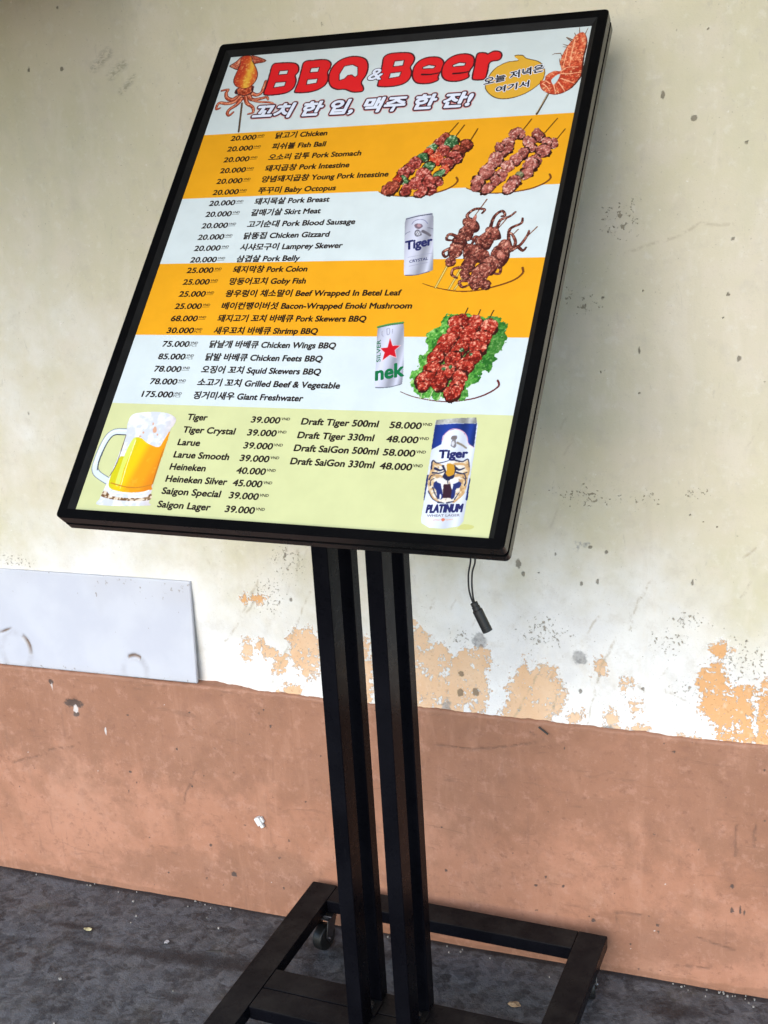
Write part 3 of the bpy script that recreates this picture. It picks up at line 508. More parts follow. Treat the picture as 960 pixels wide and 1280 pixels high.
('p','flat:65,28,28',1,((162.5,456.3),(160.4,464.1),(165.2,467.2),(172.9,467.0),(182.0,459.8),(186.6,450.8),(185.0,444.5),(178.3,442.8),(169.5,449.2))),
('p','octo',1,((168.5,466.6),(175.5,462.7),(182.2,456.4),(182.5,450.3),(179.4,446.8),(172.6,447.2),(165.9,453.9),(161.3,460.9),(162.5,466.2))),
('p','flat:65,28,28',1,((167.1,451.0),(174.2,449.4),(179.5,442.0),(179.2,434.9),(175.8,429.9),(168.9,430.3),(162.4,435.7),(158.5,443.6),(160.3,450.6))),
('p','octo',1,((168.8,431.5),(162.0,435.9),(158.7,443.6),(161.0,449.2),(165.1,453.5),(172.3,450.1),(178.8,444.0),(177.7,437.0),(175.5,431.2))),
('p','flat:65,28,28',1,((172.3,418.4),(166.4,414.4),(159.0,417.7),(154.2,424.9),(152.5,433.9),(158.5,437.6),(165.0,440.8),(170.9,433.8),(174.3,425.9))),
('p','octo',1,((170.2,430.3),(170.8,423.8),(168.0,418.1),(161.7,419.0),(155.1,422.3),(154.4,430.2),(154.9,437.5),(160.6,441.2),(167.6,437.8))),
('p','flat:65,28,28',1,((157.4,428.3),(165.3,426.8),(168.6,418.3),(171.0,410.4),(166.8,404.6),(160.6,402.6),(153.5,405.9),(149.9,414.5),(153.0,421.8))),
('p','octo',1,((168.2,415.4),(168.7,407.4),(163.1,402.9),(156.8,407.0),(152.5,412.3),(151.8,419.3),(153.4,427.6),(160.6,425.5),(166.8,423.1))),
('p','flat:65,28,28',1,((154.6,403.8),(158.7,405.7),(162.6,401.8),(165.1,396.7),(163.5,391.7),(159.5,390.1),(154.7,389.6),(151.8,395.0),(150.3,401.1))),
('p','octo',1,((151.6,393.5),(150.4,399.3),(152.9,403.1),(156.1,404.6),(160.7,405.3),(163.4,400.1),(163.7,394.5),(160.8,390.5),(156.2,391.4))),
('p','flat:65,28,28',1,((194.7,442.8),(198.1,447.7),(202.6,451.4),(210.9,449.0),(216.2,440.7),(218.2,432.4),(212.3,430.1),(206.1,429.5),(199.0,434.7))),
('p','octo',1,((199.8,433.5),(195.8,441.3),(195.4,448.3),(200.1,451.5),(207.3,450.2),(213.5,443.9),(215.4,436.6),(212.9,431.8),(207.6,429.0))),
('p','flat:65,28,28',1,((205.0,415.5),(197.4,416.3),(189.4,419.0),(189.0,429.3),(190.5,437.8),(196.7,441.7),(204.7,441.6),(209.7,432.9),(208.3,423.7))),
('p','octo',1,((208.3,423.8),(203.0,418.3),(196.4,418.6),(191.2,423.2),(187.1,430.9),(189.8,439.3),(196.1,443.8),(202.4,438.7),(207.5,432.9))),
('p','flat:65,28,28',1,((200.5,411.6),(198.2,400.9),(192.0,394.3),(183.0,392.9),(176.5,401.9),(171.3,413.0),(177.9,421.1),(185.6,424.9),(195.4,423.0))),
('p','octo',1,((196.7,402.0),(191.6,393.4),(182.2,395.1),(173.9,402.0),(171.2,414.1),(175.3,424.9),(185.1,423.9),(193.2,421.4),(198.3,412.1))),
('p','flat:65,28,28',1,((207.3,397.6),(200.9,395.7),(193.8,395.8),(190.5,403.8),(188.3,410.9),(191.3,416.9),(198.0,418.3),(204.2,412.8),(208.8,405.4))),
('p','octo',1,((204.2,400.0),(199.2,398.0),(193.6,400.0),(188.7,405.2),(187.4,412.7),(192.2,416.1),(197.7,417.3),(203.3,412.7),(207.6,405.7))),
('p','flat:65,28,28',1,((180.8,380.3),(176.3,386.7),(172.4,393.8),(177.0,397.9),(181.7,399.8),(187.9,398.3),(191.7,391.5),(191.5,384.6),(187.4,380.2))),
('p','octo',1,((187.6,382.4),(181.8,382.7),(176.1,386.0),(172.9,392.6),(175.2,398.1),(179.1,402.2),(185.6,400.4),(190.8,394.5),(189.2,388.1))),
('p','flat:65,28,28',1,((182.0,369.5),(178.1,371.2),(174.8,375.0),(174.1,380.3),(177.9,382.2),(182.0,383.5),(186.4,379.8),(188.5,374.2),(186.5,369.7))),
('p','octo',1,((186.6,374.8),(184.6,371.1),(180.6,370.7),(176.3,371.9),(174.5,376.7),(173.8,381.7),(177.0,384.6),(181.5,382.9),(184.4,379.3))),
('p','flat:65,28,28',1,((218.9,427.1),(224.0,429.4),(231.3,429.4),(235.5,421.2),(236.6,414.0),(233.4,408.8),(226.7,407.5),(220.7,414.0),(217.1,421.1))),
('p','octo',1,((232.5,424.9),(236.8,417.8),(234.8,411.3),(229.0,409.1),(221.6,411.1),(218.6,419.0),(217.2,425.6),(220.0,431.1),(226.8,429.9))),
('p','flat:65,28,28',1,((221.7,419.1),(231.2,417.1),(235.0,405.4),(232.8,394.4),(225.9,386.8),(216.6,390.8),(210.6,398.9),(208.9,409.4),(212.7,419.3))),
('p','octo',1,((210.6,416.5),(217.8,422.0),(226.5,418.7),(232.7,410.1),(230.4,400.3),(227.4,390.8),(218.7,391.1),(212.0,397.4),(210.0,406.6))),
('p','flat:65,28,28',1,((202.0,384.0),(199.5,393.7),(202.4,403.4),(210.4,405.6),(217.8,402.5),(221.5,394.0),(221.8,384.2),(216.9,375.2),(208.2,377.8))),
('p','octo',1,((219.2,385.6),(214.7,378.0),(206.4,377.8),(201.6,386.3),(197.8,395.8),(204.1,402.1),(210.2,405.2),(216.7,401.8),(222.8,394.6))),
('p','flat:65,28,28',1,((214.1,389.8),(213.5,378.3),(210.1,368.7),(203.0,365.2),(194.7,364.3),(191.9,375.0),(191.3,387.1),(198.8,395.3),(207.2,395.8))),
('p','octo',1,((200.3,364.7),(193.6,369.0),(189.5,378.5),(194.6,388.2),(200.5,393.6),(208.7,396.8),(213.2,387.5),(213.0,376.4),(207.6,368.0))),
('p','flat:65,28,28',1,((202.0,375.5),(207.7,369.7),(205.9,361.2),(202.2,354.3),(195.3,354.0),(190.2,359.6),(188.6,367.0),(190.7,373.7),(195.5,379.6))),
('p','octo',1,((205.3,362.6),(201.4,356.4),(194.9,354.6),(190.1,360.7),(187.2,367.5),(188.4,375.7),(194.4,379.4),(200.8,377.0),(205.5,370.8))),
('p','flat:65,28,28',1,((202.9,366.7),(207.1,369.1),(212.0,367.2),(215.8,363.7),(218.6,358.5),(216.6,353.9),(211.8,353.4),(206.6,355.5),(204.4,360.9))),
('p','octo',1,((212.6,355.0),(207.8,355.4),(203.3,359.6),(203.5,364.8),(205.8,367.9),(209.5,369.0),(214.5,367.1),(217.8,361.6),(215.2,357.7))),
('p','octol',1,((173.9,452.6),(172.7,457.3),(173.6,464.2),(175.4,468.7),(177.5,471.2),(178.8,466.7),(179.0,460.1),(177.6,453.5),(175.5,449.7))),
('p','octol',1,((206.1,451.2),(208.4,451.1),(210.1,448.2),(210.6,442.5),(209.3,436.6),(206.9,433.9),(204.9,436.0),(204.0,440.9),(204.6,446.4))),
('p','octol',1,((218.5,404.5),(217.6,408.7),(218.9,412.0),(222.5,412.5),(225.9,409.9),(228.5,406.9),(228.3,403.5),(226.5,400.6),(222.3,401.7))),
('p','octol',1,((225.7,418.1),(224.8,422.1),(225.9,426.5),(227.5,429.4),(229.2,428.3),(230.3,425.3),(230.5,420.8),(228.9,417.9),(227.2,415.9))),
),
'lettuce_skewer_plate': (
('s','flat:105,40,40',0.41,1.34,1,((131.7,203.2),(148.8,196.9),(174.6,192.1),(199.3,191.1),(226.5,195.8),(244.9,204.1),(255.9,214.3),(253.4,222.0))),
('p','lettuce',2,((165.9,312.8),(181.5,318.7),(198.7,316.3),(215.7,314.0),(231.9,315.2),(240.9,310.5),(250.0,300.1),(252.8,279.4),(250.8,268.0),(242.5,258.8),(244.2,249.8),(240.8,236.2),(231.6,231.6),(228.2,218.1),(219.5,211.2),(222.1,197.9),(206.6,194.8),(174.1,194.3),(156.8,198.3),(148.6,207.1),(142.0,218.3),(139.4,229.6),(147.9,239.0),(142.8,252.8),(153.9,259.9),(146.8,283.1),(153.2,292.6),(160.2,299.7))),
('s','flat:60,45,30',0.79,0.79,0,((195.0,326.3),(192.1,314.0))),
('s','flat:60,45,30',0.75,0.75,0,((212.1,323.9),(209.6,311.6))),
('s','flat:60,45,30',0.75,0.75,0,((229.4,322.9),(224.9,307.0))),
('s','flat:190,215,150',0.74,0.53,0,((160.5,205.1),(159.9,193.4))),
('s','flat:190,215,150',0.75,0.54,0,((173.8,205.5),(171.4,192.7))),
('s','flat:190,215,150',0.75,0.54,0,((185.1,202.4),(182.8,191.9))),
('p','dark',1,((187.3,317.6),(194.3,315.0),(200.2,309.8),(203.9,302.1),(201.1,296.1),(195.3,294.2),(188.8,298.7),(185.6,305.3),(183.2,312.8))),
('p','bbq',1,((201.1,306.8),(199.8,301.0),(196.8,296.3),(190.4,298.1),(185.4,303.6),(183.5,310.3),(186.1,314.8),(190.7,318.1),(196.9,313.2))),
('p','dark',1,((184.8,311.9),(189.6,307.1),(191.8,300.8),(190.0,295.1),(184.8,290.9),(178.7,296.7),(173.8,302.4),(172.9,310.3),(178.8,313.1))),
('p','bbq',1,((187.4,296.3),(182.0,296.2),(175.9,298.5),(172.9,305.4),(175.2,311.0),(179.4,314.8),(185.8,312.8),(191.0,307.3),(190.5,300.6))),
('p','dark',1,((194.8,281.4),(187.8,277.4),(180.0,278.2),(175.7,285.2),(174.3,292.9),(179.1,298.7),(186.1,301.4),(193.8,298.2),(195.6,289.7))),
('p','bbq',1,((179.6,280.1),(174.9,286.0),(174.7,293.3),(179.1,298.0),(185.0,302.4),(191.2,298.0),(195.4,291.3),(192.0,284.5),(187.1,278.6))),
('p','dark',1,((172.2,285.1),(180.0,289.5),(186.1,283.1),(191.4,276.4),(189.3,267.1),(181.6,261.7),(173.4,264.3),(167.7,270.0),(167.8,278.3))),
('p','bbq',1,((177.2,289.1),(185.5,287.4),(189.0,279.5),(187.6,271.2),(182.6,263.6),(173.5,262.9),(166.9,268.9),(165.4,277.7),(168.7,286.4))),
('p','dark',1,((178.1,253.4),(170.3,251.3),(164.2,257.0),(162.5,265.4),(166.9,273.1),(174.8,275.1),(181.1,271.8),(186.8,266.3),(185.5,257.4))),
('p','bbq',1,((165.8,257.9),(161.9,264.5),(166.8,271.1),(172.6,274.6),(179.7,274.8),(183.9,268.8),(184.4,260.9),(177.8,256.8),(171.1,252.2))),
('p','dark',1,((175.0,242.6),(167.8,242.1),(161.0,243.8),(157.4,250.6),(158.2,259.4),(166.3,262.2),(173.1,261.5),(180.3,258.0),(181.1,249.0))),
('p','bbq',1,((160.9,244.2),(156.0,250.3),(158.8,258.2),(164.5,263.2),(171.6,263.5),(176.4,258.7),(177.5,251.9),(174.2,245.4),(167.7,243.7))),
('p','dark',1,((160.0,224.4),(154.1,230.5),(156.6,238.7),(160.3,245.2),(167.8,249.0),(175.7,245.3),(176.4,236.7),(173.7,229.8),(168.3,223.3))),
('p','bbq',1,((170.3,227.3),(162.6,224.6),(157.4,230.2),(155.1,236.6),(156.9,243.9),(163.7,246.3),(170.6,246.8),(175.4,241.4),(174.7,233.8))),
('p','dark',1,((149.8,227.3),(157.1,232.7),(166.3,233.2),(170.8,225.1),(171.9,217.3),(168.1,210.3),(160.6,208.3),(151.5,209.0),(147.1,218.0))),
('p','bbq',1,((159.3,232.8),(167.9,232.2),(173.2,224.5),(171.7,215.3),(165.5,208.6),(156.7,208.4),(152.0,215.1),(149.1,222.0),(152.6,229.0))),
('p','dark',1,((154.6,205.3),(152.1,210.3),(155.7,215.2),(159.8,219.7),(164.6,217.0),(168.9,214.2),(167.5,208.6),(164.5,204.0),(159.1,202.6))),
('p','bbq',1,((166.9,215.6),(167.3,210.4),(163.6,206.6),(159.2,205.5),(154.4,206.1),(153.4,210.8),(154.9,215.3),(158.7,218.3),(163.5,219.0))),
('p','dark',1,((205.9,292.2),(201.2,299.6),(199.9,307.6),(203.0,314.8),(211.0,314.4),(217.6,308.7),(223.3,300.6),(220.3,292.7),(213.6,290.0))),
('p','bbq',1,((212.7,314.4),(217.7,307.4),(220.4,299.5),(216.5,293.8),(210.3,289.9),(202.3,294.6),(200.2,303.2),(200.7,310.2),(204.8,316.2))),
('p','dark',1,((199.3,276.6),(193.9,284.7),(195.7,292.3),(200.1,297.9),(208.4,296.8),(216.7,290.2),(218.1,280.1),(214.5,273.0),(206.7,273.6))),
('p','bbq',1,((198.1,277.6),(193.1,285.8),(194.9,293.5),(199.0,300.3),(207.7,297.7),(214.7,290.7),(217.8,281.1),(214.0,273.5),(205.7,275.1))),
('p','dark',1,((199.8,282.8),(207.3,280.8),(209.3,273.3),(208.4,266.5),(204.5,259.1),(196.6,260.0),(189.0,263.1),(187.4,272.2),(192.6,279.5))),
('p','bbq',1,((188.8,267.9),(189.4,275.7),(193.9,282.6),(202.0,284.8),(207.2,278.9),(209.4,272.2),(206.6,265.3),(200.3,262.7),(194.1,263.4))),
('p','dark',1,((203.7,258.0),(197.8,253.5),(191.3,250.7),(184.3,253.4),(183.9,261.3),(185.1,269.3),(192.6,271.1),(199.0,270.5),(202.2,265.0))),
('p','bbq',1,((201.8,261.3),(198.9,254.6),(192.1,252.2),(186.8,255.6),(184.7,261.0),(186.1,266.8),(190.4,271.5),(196.8,272.4),(200.0,267.1))),
('p','dark',1,((204.1,251.0),(200.8,243.5),(194.8,239.9),(186.9,237.8),(183.0,245.7),(179.6,253.7),(185.9,258.8),(192.6,264.0),(199.8,258.7))),
('p','bbq',1,((193.9,241.0),(186.2,239.5),(181.5,246.4),(180.1,254.3),(184.9,260.3),(191.7,261.6),(198.2,258.9),(201.1,252.1),(201.0,244.0))),
('p','dark',1,((179.0,243.7),(187.3,243.0),(193.8,238.8),(198.7,231.1),(194.2,223.6),(187.5,219.2),(180.5,222.9),(173.4,227.7),(174.6,236.4))),
('p','bbq',1,((193.8,226.5),(187.6,222.9),(180.6,222.8),(175.3,227.9),(174.0,235.5),(178.1,241.7),(184.9,243.2),(192.7,242.2),(195.5,234.2))),
('p','dark',1,((181.2,203.1),(174.5,207.6),(169.9,213.6),(170.5,221.5),(175.9,227.2),(184.2,228.8),(190.0,222.0),(191.7,213.9),(188.7,206.3))),
('p','bbq',1,((172.1,224.5),(178.3,229.1),(185.4,225.9),(188.4,219.4),(188.3,212.8),(183.8,208.1),(177.2,206.2),(171.6,210.9),(168.4,217.9))),
('p','dark',1,((218.0,303.3),(223.7,309.6),(231.6,307.4),(236.9,301.6),(240.5,293.4),(235.4,286.3),(227.8,285.2),(220.7,287.8),(214.9,294.8))),
('p','bbq',1,((238.5,302.1),(236.0,294.0),(233.4,286.1),(225.3,285.9),(219.8,291.1),(216.9,297.8),(218.8,305.2),(224.9,309.8),(232.9,308.9))),
('p','dark',1,((218.8,291.0),(226.4,292.4),(233.5,287.1),(233.1,278.4),(231.4,269.8),(223.3,268.9),(215.6,270.4),(211.5,278.1),(212.4,286.7))),
('p','bbq',1,((218.9,291.4),(225.6,291.5),(233.0,287.7),(233.1,278.8),(229.7,270.9),(221.8,270.8),(215.2,273.3),(210.9,279.9),(211.7,288.4))),
('p','dark',1,((212.6,259.0),(208.1,265.5),(208.7,274.4),(215.5,280.1),(223.3,276.2),(229.3,271.5),(232.2,262.7),(226.9,255.5),(218.8,253.7))),
('p','bbq',1,((229.0,264.3),(224.6,258.2),(217.6,256.0),(210.8,259.6),(209.1,267.0),(208.6,275.4),(215.8,278.8),(222.7,277.0),(228.8,272.5))),
('p','dark',1,((219.0,243.3),(211.8,241.4),(207.8,247.5),(203.6,254.6),(208.9,261.6),(216.2,263.5),(224.3,263.3),(227.1,255.3),(223.8,248.2))),
('p','bbq',1,((207.4,257.8),(211.7,263.1),(218.7,264.8),(224.6,260.6),(226.9,252.8),(222.6,245.4),(215.2,244.1),(208.4,244.7),(206.2,251.4))),
('p','dark',1,((197.1,244.2),(201.4,251.4),(209.6,249.8),(217.2,246.6),(220.3,238.1),(216.7,231.4),(211.5,225.4),(202.3,226.5),(196.5,235.1))),
('p','bbq',1,((210.4,249.9),(217.6,245.9),(219.3,237.3),(215.4,230.5),(208.5,226.7),(201.1,231.4),(198.1,238.8),(196.9,247.1),(202.5,253.3))),
('p','dark',1,((206.5,214.3),(200.4,218.0),(194.1,223.0),(194.4,231.4),(201.2,233.7),(207.3,236.0),(214.1,231.7),(215.1,223.8),(211.4,218.5))),
('p','bbq',1,((195.8,231.8),(200.7,235.5),(206.5,234.4),(211.3,230.8),(214.6,224.3),(210.7,218.7),(204.9,216.4),(198.5,218.6),(195.5,225.1))),
('p','dark',1,((196.0,218.6),(202.3,220.1),(208.6,220.9),(211.2,214.8),(212.6,208.6),(209.2,202.2),(202.0,201.1),(197.1,205.9),(193.0,211.7))),
('p','bbq',1,((211.9,210.1),(208.0,204.5),(201.9,205.2),(196.8,207.1),(193.9,212.5),(194.8,219.5),(201.4,221.1),(207.1,221.2),(212.3,217.1))),
('p','dark',1,((211.5,199.0),(206.1,192.1),(197.9,190.0),(191.7,195.2),(187.8,202.2),(191.6,209.1),(197.2,213.6),(205.3,214.5),(208.6,206.8))),
('p','bbq',1,((191.2,198.3),(187.0,204.8),(190.8,212.0),(197.9,213.6),(205.6,214.4),(209.5,207.2),(208.7,199.2),(202.5,195.4),(195.6,192.0))),
('p','green',1,((196.0,265.9),(197.3,267.3),(199.2,268.4),(200.6,267.0),(201.7,265.3),(200.8,263.2),(199.0,262.2),(197.1,262.4),(196.0,264.0))),
('p','green',1,((210.1,256.6),(209.6,258.4),(210.2,260.1),(211.5,261.4),(213.4,261.7),(214.1,260.0),(214.5,258.4),(213.6,256.6),(211.8,256.2))),
('p','green',1,((191.2,238.1),(189.9,236.8),(188.0,237.3),(187.2,239.0),(187.1,240.7),(188.0,242.1),(189.7,242.6),(191.2,241.5),(191.8,239.7))),
('p','green',1,((183.0,236.0),(181.6,235.1),(180.3,235.5),(179.6,236.5),(179.6,238.0),(180.8,239.1),(182.3,239.7),(183.0,238.6),(183.4,237.5))),
),
'beer_mug_picture': (
('s','flat:120,130,140',5.1,5.1,1,((-240.8,131.6),(-259.1,130.5),(-267.5,122.8),(-271.8,103.7),(-272.5,81.0),(-269.1,71.5),(-261.5,65.5),(-244.4,57.7))),
('s','flat:222,232,238',4.1,4.1,1,((-240.8,131.6),(-259.1,130.5),(-267.5,122.8),(-271.8,103.7),(-272.5,81.0),(-269.1,71.5),(-261.5,65.5),(-244.4,57.7))),
('s','flat:60,65,75',0.75,0.75,1,((-241.7,126.6),(-258.4,125.9),(-264.6,117.1),(-267.9,102.3),(-268.9,86.0),(-266.8,73.2))),
('s','flat:250,252,255',0.83,0.83,1,((-243.0,132.8),(-259.6,131.8),(-269.5,123.5),(-273.5,103.6),(-274.2,80.9))),
('p','foam',1,((-242.5,155.9),(-233.8,160.4),(-209.4,162.9),(-187.2,161.2),(-173.1,153.5),(-173.3,143.7),(-176.1,137.1),(-175.8,116.2),(-177.3,85.8),(-176.0,57.6),(-174.6,43.7),(-173.8,31.4),(-174.6,26.7),(-245.4,23.0),(-248.2,33.0),(-246.0,50.4),(-244.4,64.8),(-241.8,95.4),(-241.3,127.9),(-244.4,144.3))),
('p','beer',1,((-226.1,122.9),(-216.0,122.8),(-203.7,115.7),(-185.6,110.9),(-180.8,121.6),(-176.1,134.7),(-175.6,108.2),(-177.3,57.5),(-175.8,49.5),(-197.6,44.2),(-222.3,44.3),(-242.3,53.0),(-239.6,91.5),(-231.9,95.9),(-229.7,108.9))),
('p','flat:225,232,105',1,((-228.0,121.2),(-223.6,120.5),(-225.3,96.2),(-227.0,76.9),(-225.6,54.0),(-232.4,54.4),(-233.2,83.0),(-231.9,105.6))),
('s','flat:250,245,190',0.63,0.47,1,((-223.3,119.7),(-224.2,83.4),(-222.9,48.6))),
('s','flat:195,120,30',0.70,0.94,1,((-177.2,108.1),(-177.3,85.8),(-177.1,58.3))),
('s','flat:200,130,40',0.71,0.71,1,((-239.5,55.6),(-213.0,50.8),(-193.7,51.9),(-177.4,56.8))),
('p','beads',1,((-247.9,39.3),(-243.8,44.3),(-231.3,37.1),(-204.5,35.7),(-182.4,37.8),(-174.6,43.7),(-173.1,35.3),(-198.2,31.7),(-226.2,32.0),(-245.6,35.0))),
('s','flat:110,90,80',0.57,0.57,1,((-240.7,126.3),(-240.4,103.6),(-240.6,82.6),(-244.7,65.6))),
('s','flat:255,255,255',1.25,0.78,1,((-233.0,37.0),(-221.6,42.4),(-196.7,41.6),(-179.3,48.1))),
('p','flat:222,170,140',1,((-202.5,137.4),(-202.1,139.5),(-200.9,141.1),(-198.5,139.5),(-196.7,136.4),(-196.1,133.0),(-197.7,131.8),(-199.7,131.4),(-202.1,134.1))),
('p','flat:222,170,140',1,((-192.5,130.0),(-192.1,129.0),(-191.8,127.9),(-192.7,127.7),(-193.5,128.0),(-194.4,128.7),(-194.7,129.8),(-194.2,130.6),(-193.3,130.4))),
('p','flat:222,170,140',1,((-216.6,132.9),(-215.8,133.1),(-214.7,132.5),(-214.2,131.3),(-214.2,130.3),(-214.8,129.5),(-216.0,129.9),(-217.0,130.9),(-216.9,132.0))),
('p','flat:222,170,140',1,((-205.8,146.9),(-205.0,146.6),(-204.1,145.5),(-203.6,143.9),(-203.9,142.8),(-204.7,142.8),(-205.7,143.7),(-206.4,145.2),(-206.3,146.4))),
('p','flat:222,170,140',1,((-219.5,124.7),(-220.2,125.3),(-220.5,126.1),(-219.8,126.7),(-218.4,126.5),(-217.3,126.2),(-216.4,125.5),(-216.8,124.8),(-218.2,124.7))),
),
'platinum_can_picture': (
('p','flat:205,205,130',1,((243.1,26.1),(249.3,30.2),(261.2,28.6),(257.5,24.1),(243.7,23.1))),
('p','canw',0,((186.8,164.4),(211.9,168.0),(236.6,169.5),(240.3,159.7),(242.9,128.4),(244.7,88.7),(246.7,54.8),(247.4,33.8),(244.0,27.4),(226.1,22.7),(208.3,22.7),(197.6,27.9),(195.7,34.0),(194.5,59.1),(191.1,94.8),(189.3,126.0),(186.6,156.3))),
('p','metal',0,((187.2,165.1),(211.8,168.6),(236.5,170.2),(238.9,162.0),(213.2,161.6),(187.1,158.7))),
('p','blue',0,((186.8,158.3),(213.3,161.1),(238.9,162.0),(241.5,129.4),(234.1,133.2),(230.2,143.5),(222.7,151.1),(213.7,153.4),(204.5,150.4),(199.5,143.5),(200.3,132.4),(189.1,124.4))),
('s','flat:225,170,190',0.58,0.58,1,((200.2,137.0),(201.3,144.9),(206.7,151.8),(213.6,153.7),(222.7,151.1),(229.4,144.8),(231.9,138.3))),
('s','flat:235,190,205',0.44,0.44,1,((232.4,135.8),(236.0,132.7),(241.4,129.6))),
('s','flat:35,50,110',1.39,0.63,0,((192.2,89.6),(193.0,74.3),(194.2,57.8))),
('s','flat:35,50,110',0.60,1.33,0,((244.7,88.7),(245.1,74.8),(246.0,61.7))),
('p','flat:120,110,110',1,((216.8,144.5),(218.3,142.2),(217.7,140.0),(216.1,138.4),(213.4,138.7),(210.9,139.8),(210.7,142.0),(211.4,144.0),(213.8,144.5))),
('p','flat:130,125,130',1,((212.4,137.7),(214.2,139.7),(217.1,138.2),(218.3,134.4),(219.1,130.7),(217.5,128.2),(214.9,129.1),(212.3,130.9),(212.1,134.6))),
('p','flat:215,215,220',1,((214.7,130.3),(213.4,131.8),(212.6,134.2),(213.0,136.2),(213.9,137.3),(215.3,136.7),(216.4,134.4),(216.3,132.2),(215.8,130.6))),
('s','flat:140,130,115',1.44,1.08,1,((219.8,135.2),(226.5,132.2),(232.0,128.6))),
('p','fur',1,((193.5,94.9),(193.9,110.5),(199.8,108.2),(208.9,105.4),(215.3,109.6),(222.1,111.9),(231.9,111.1),(237.9,113.9),(242.5,100.1),(242.1,89.8),(241.7,70.8),(230.5,58.8),(212.1,55.8),(198.9,67.0),(193.8,82.0))),
('s','flat:205,165,115',1.87,0.75,1,((196.6,97.6),(196.2,105.4),(209.3,103.5))),
('s','flat:205,165,115',1.87,0.75,1,((223.2,106.8),(234.0,106.7),(239.5,99.9))),
('s','flat:205,165,115',2.14,0.85,1,((195.2,89.8),(203.5,90.9),(211.0,89.4))),
('s','flat:205,165,115',2.05,0.82,1,((226.3,91.5),(234.3,93.2),(241.4,93.6))),
('s','flat:205,165,115',1.50,0.60,1,((198.6,68.2),(205.0,61.0),(214.4,55.9))),
('s','flat:205,165,115',1.64,0.66,1,((230.8,57.6),(237.7,64.3),(241.7,70.8))),
('s','flat:35,40,75',1.01,0.45,1,((194.5,98.8),(194.0,109.8),(200.1,106.9),(208.3,108.6),(214.9,111.5))),
('s','flat:35,40,75',1.02,0.45,1,((219.6,112.4),(230.8,110.4),(237.3,113.9),(240.8,103.8))),
('s','flat:35,40,75',1.69,0.75,1,((199.2,99.7),(205.7,97.5),(210.7,99.7))),
('s','flat:35,40,75',1.61,0.72,1,((224.2,101.7),(229.5,99.4),(235.5,102.2))),
('s','flat:35,40,75',1.18,0.52,1,((197.4,93.8),(205.3,93.6),(210.9,95.8))),
('s','flat:35,40,75',1.19,0.53,1,((226.5,96.0),(234.0,94.5),(239.6,96.7))),
('s','flat:35,40,75',0.84,0.37,1,((195.1,84.7),(196.4,89.9),(200.9,91.4))),
('s','flat:35,40,75',0.85,0.38,1,((197.9,77.1),(197.2,83.5),(200.8,86.3))),
('s','flat:35,40,75',0.84,0.37,1,((240.0,88.4),(237.2,93.4),(234.0,94.5))),
('s','flat:35,40,75',0.85,0.38,1,((240.0,79.6),(239.9,85.9),(236.2,89.5))),
('s','flat:35,40,75',0.74,0.33,1,((197.1,69.4),(203.9,60.3),(210.8,56.3))),
('s','flat:35,40,75',1.18,0.52,1,((212.1,55.8),(219.4,55.0))),
('s','flat:35,40,75',1.09,0.49,1,((222.9,55.6),(230.7,58.2))),
('s','flat:35,40,75',0.73,0.33,1,((231.3,60.7),(235.3,70.4))),
('s','flat:35,40,75',0.76,0.34,1,((201.4,74.8),(206.3,66.2),(211.1,60.1))),
('s','flat:35,40,75',1.36,0.61,1,((208.1,103.4),(212.7,95.9),(211.4,90.7))),
('s','flat:35,40,75',1.36,0.61,1,((222.5,104.1),(224.7,99.1),(224.5,94.0))),
('s','flat:35,40,75',0.81,0.36,1,((217.8,85.9),(219.0,80.3))),
('p','flat:205,150,45',1,((213.0,106.2),(220.9,106.0),(223.8,99.1),(223.5,92.0),(217.7,89.1),(213.5,92.1),(214.0,98.5))),
('p','flat:35,40,75',1,((210.7,90.0),(213.2,93.4),(217.5,90.0),(222.6,91.9),(224.5,94.0),(225.1,90.2),(223.0,86.9),(218.3,84.4),(213.5,86.3))),
('p','flat:40,52,112',1,((201.8,80.5),(206.1,84.0),(210.6,79.8),(216.6,61.7),(210.3,61.3),(206.4,71.2),(202.6,74.8))),
('p','flat:40,52,112',1,((224.9,80.6),(230.2,84.1),(235.6,81.8),(234.2,76.1),(230.4,73.9),(230.7,63.9),(226.4,61.7))),
('p','flat:58,34,48',0,((213.4,79.3),(224.9,80.6),(226.5,62.3),(216.6,61.5))),
('p','flat:232,232,236',1,((206.2,86.6),(214.8,85.8),(214.2,80.0),(205.3,82.0))),
('p','flat:232,232,236',1,((220.8,86.1),(229.4,87.8),(231.4,83.9),(223.8,80.1))),
('p','flat:235,235,238',1,((210.5,80.4),(213.5,80.6),(214.4,74.3),(213.3,72.9))),
('p','flat:235,235,238',1,((222.4,81.1),(225.3,81.3),(226.3,73.7),(224.6,74.9))),
('p','flat:235,235,238',1,((212.2,66.5),(214.2,65.4),(214.6,61.0),(212.8,60.9))),
('p','flat:215,120,95',1,((222.2,36.1),(223.7,35.6),(225.2,34.8),(225.0,33.2),(224.0,32.3),(222.7,31.9),(221.4,32.8),(220.2,34.0),(221.1,35.2))),
('s','flat:225,170,150',0.50,0.50,0,((210.9,32.8),(219.1,33.5))),
('s','flat:225,170,150',0.46,0.46,0,((226.7,34.1),(234.2,35.1))),
),
'crystal_can_picture': (
('p','silver',0,((80.2,469.3),(95.7,473.4),(115.3,476.8),(118.6,470.5),(130.9,410.9),(135.8,385.2),(131.0,382.7),(120.7,378.9),(108.2,376.6),(97.7,377.8),(96.0,383.9),(86.1,432.0),(79.9,461.7))),
('s','flat:70,75,100',0.76,0.85,1,((80.4,468.2),(95.9,472.5),(115.6,475.5))),
('s','flat:215,220,235',0.44,0.44,1,((80.4,470.3),(95.5,474.5),(114.7,477.5))),
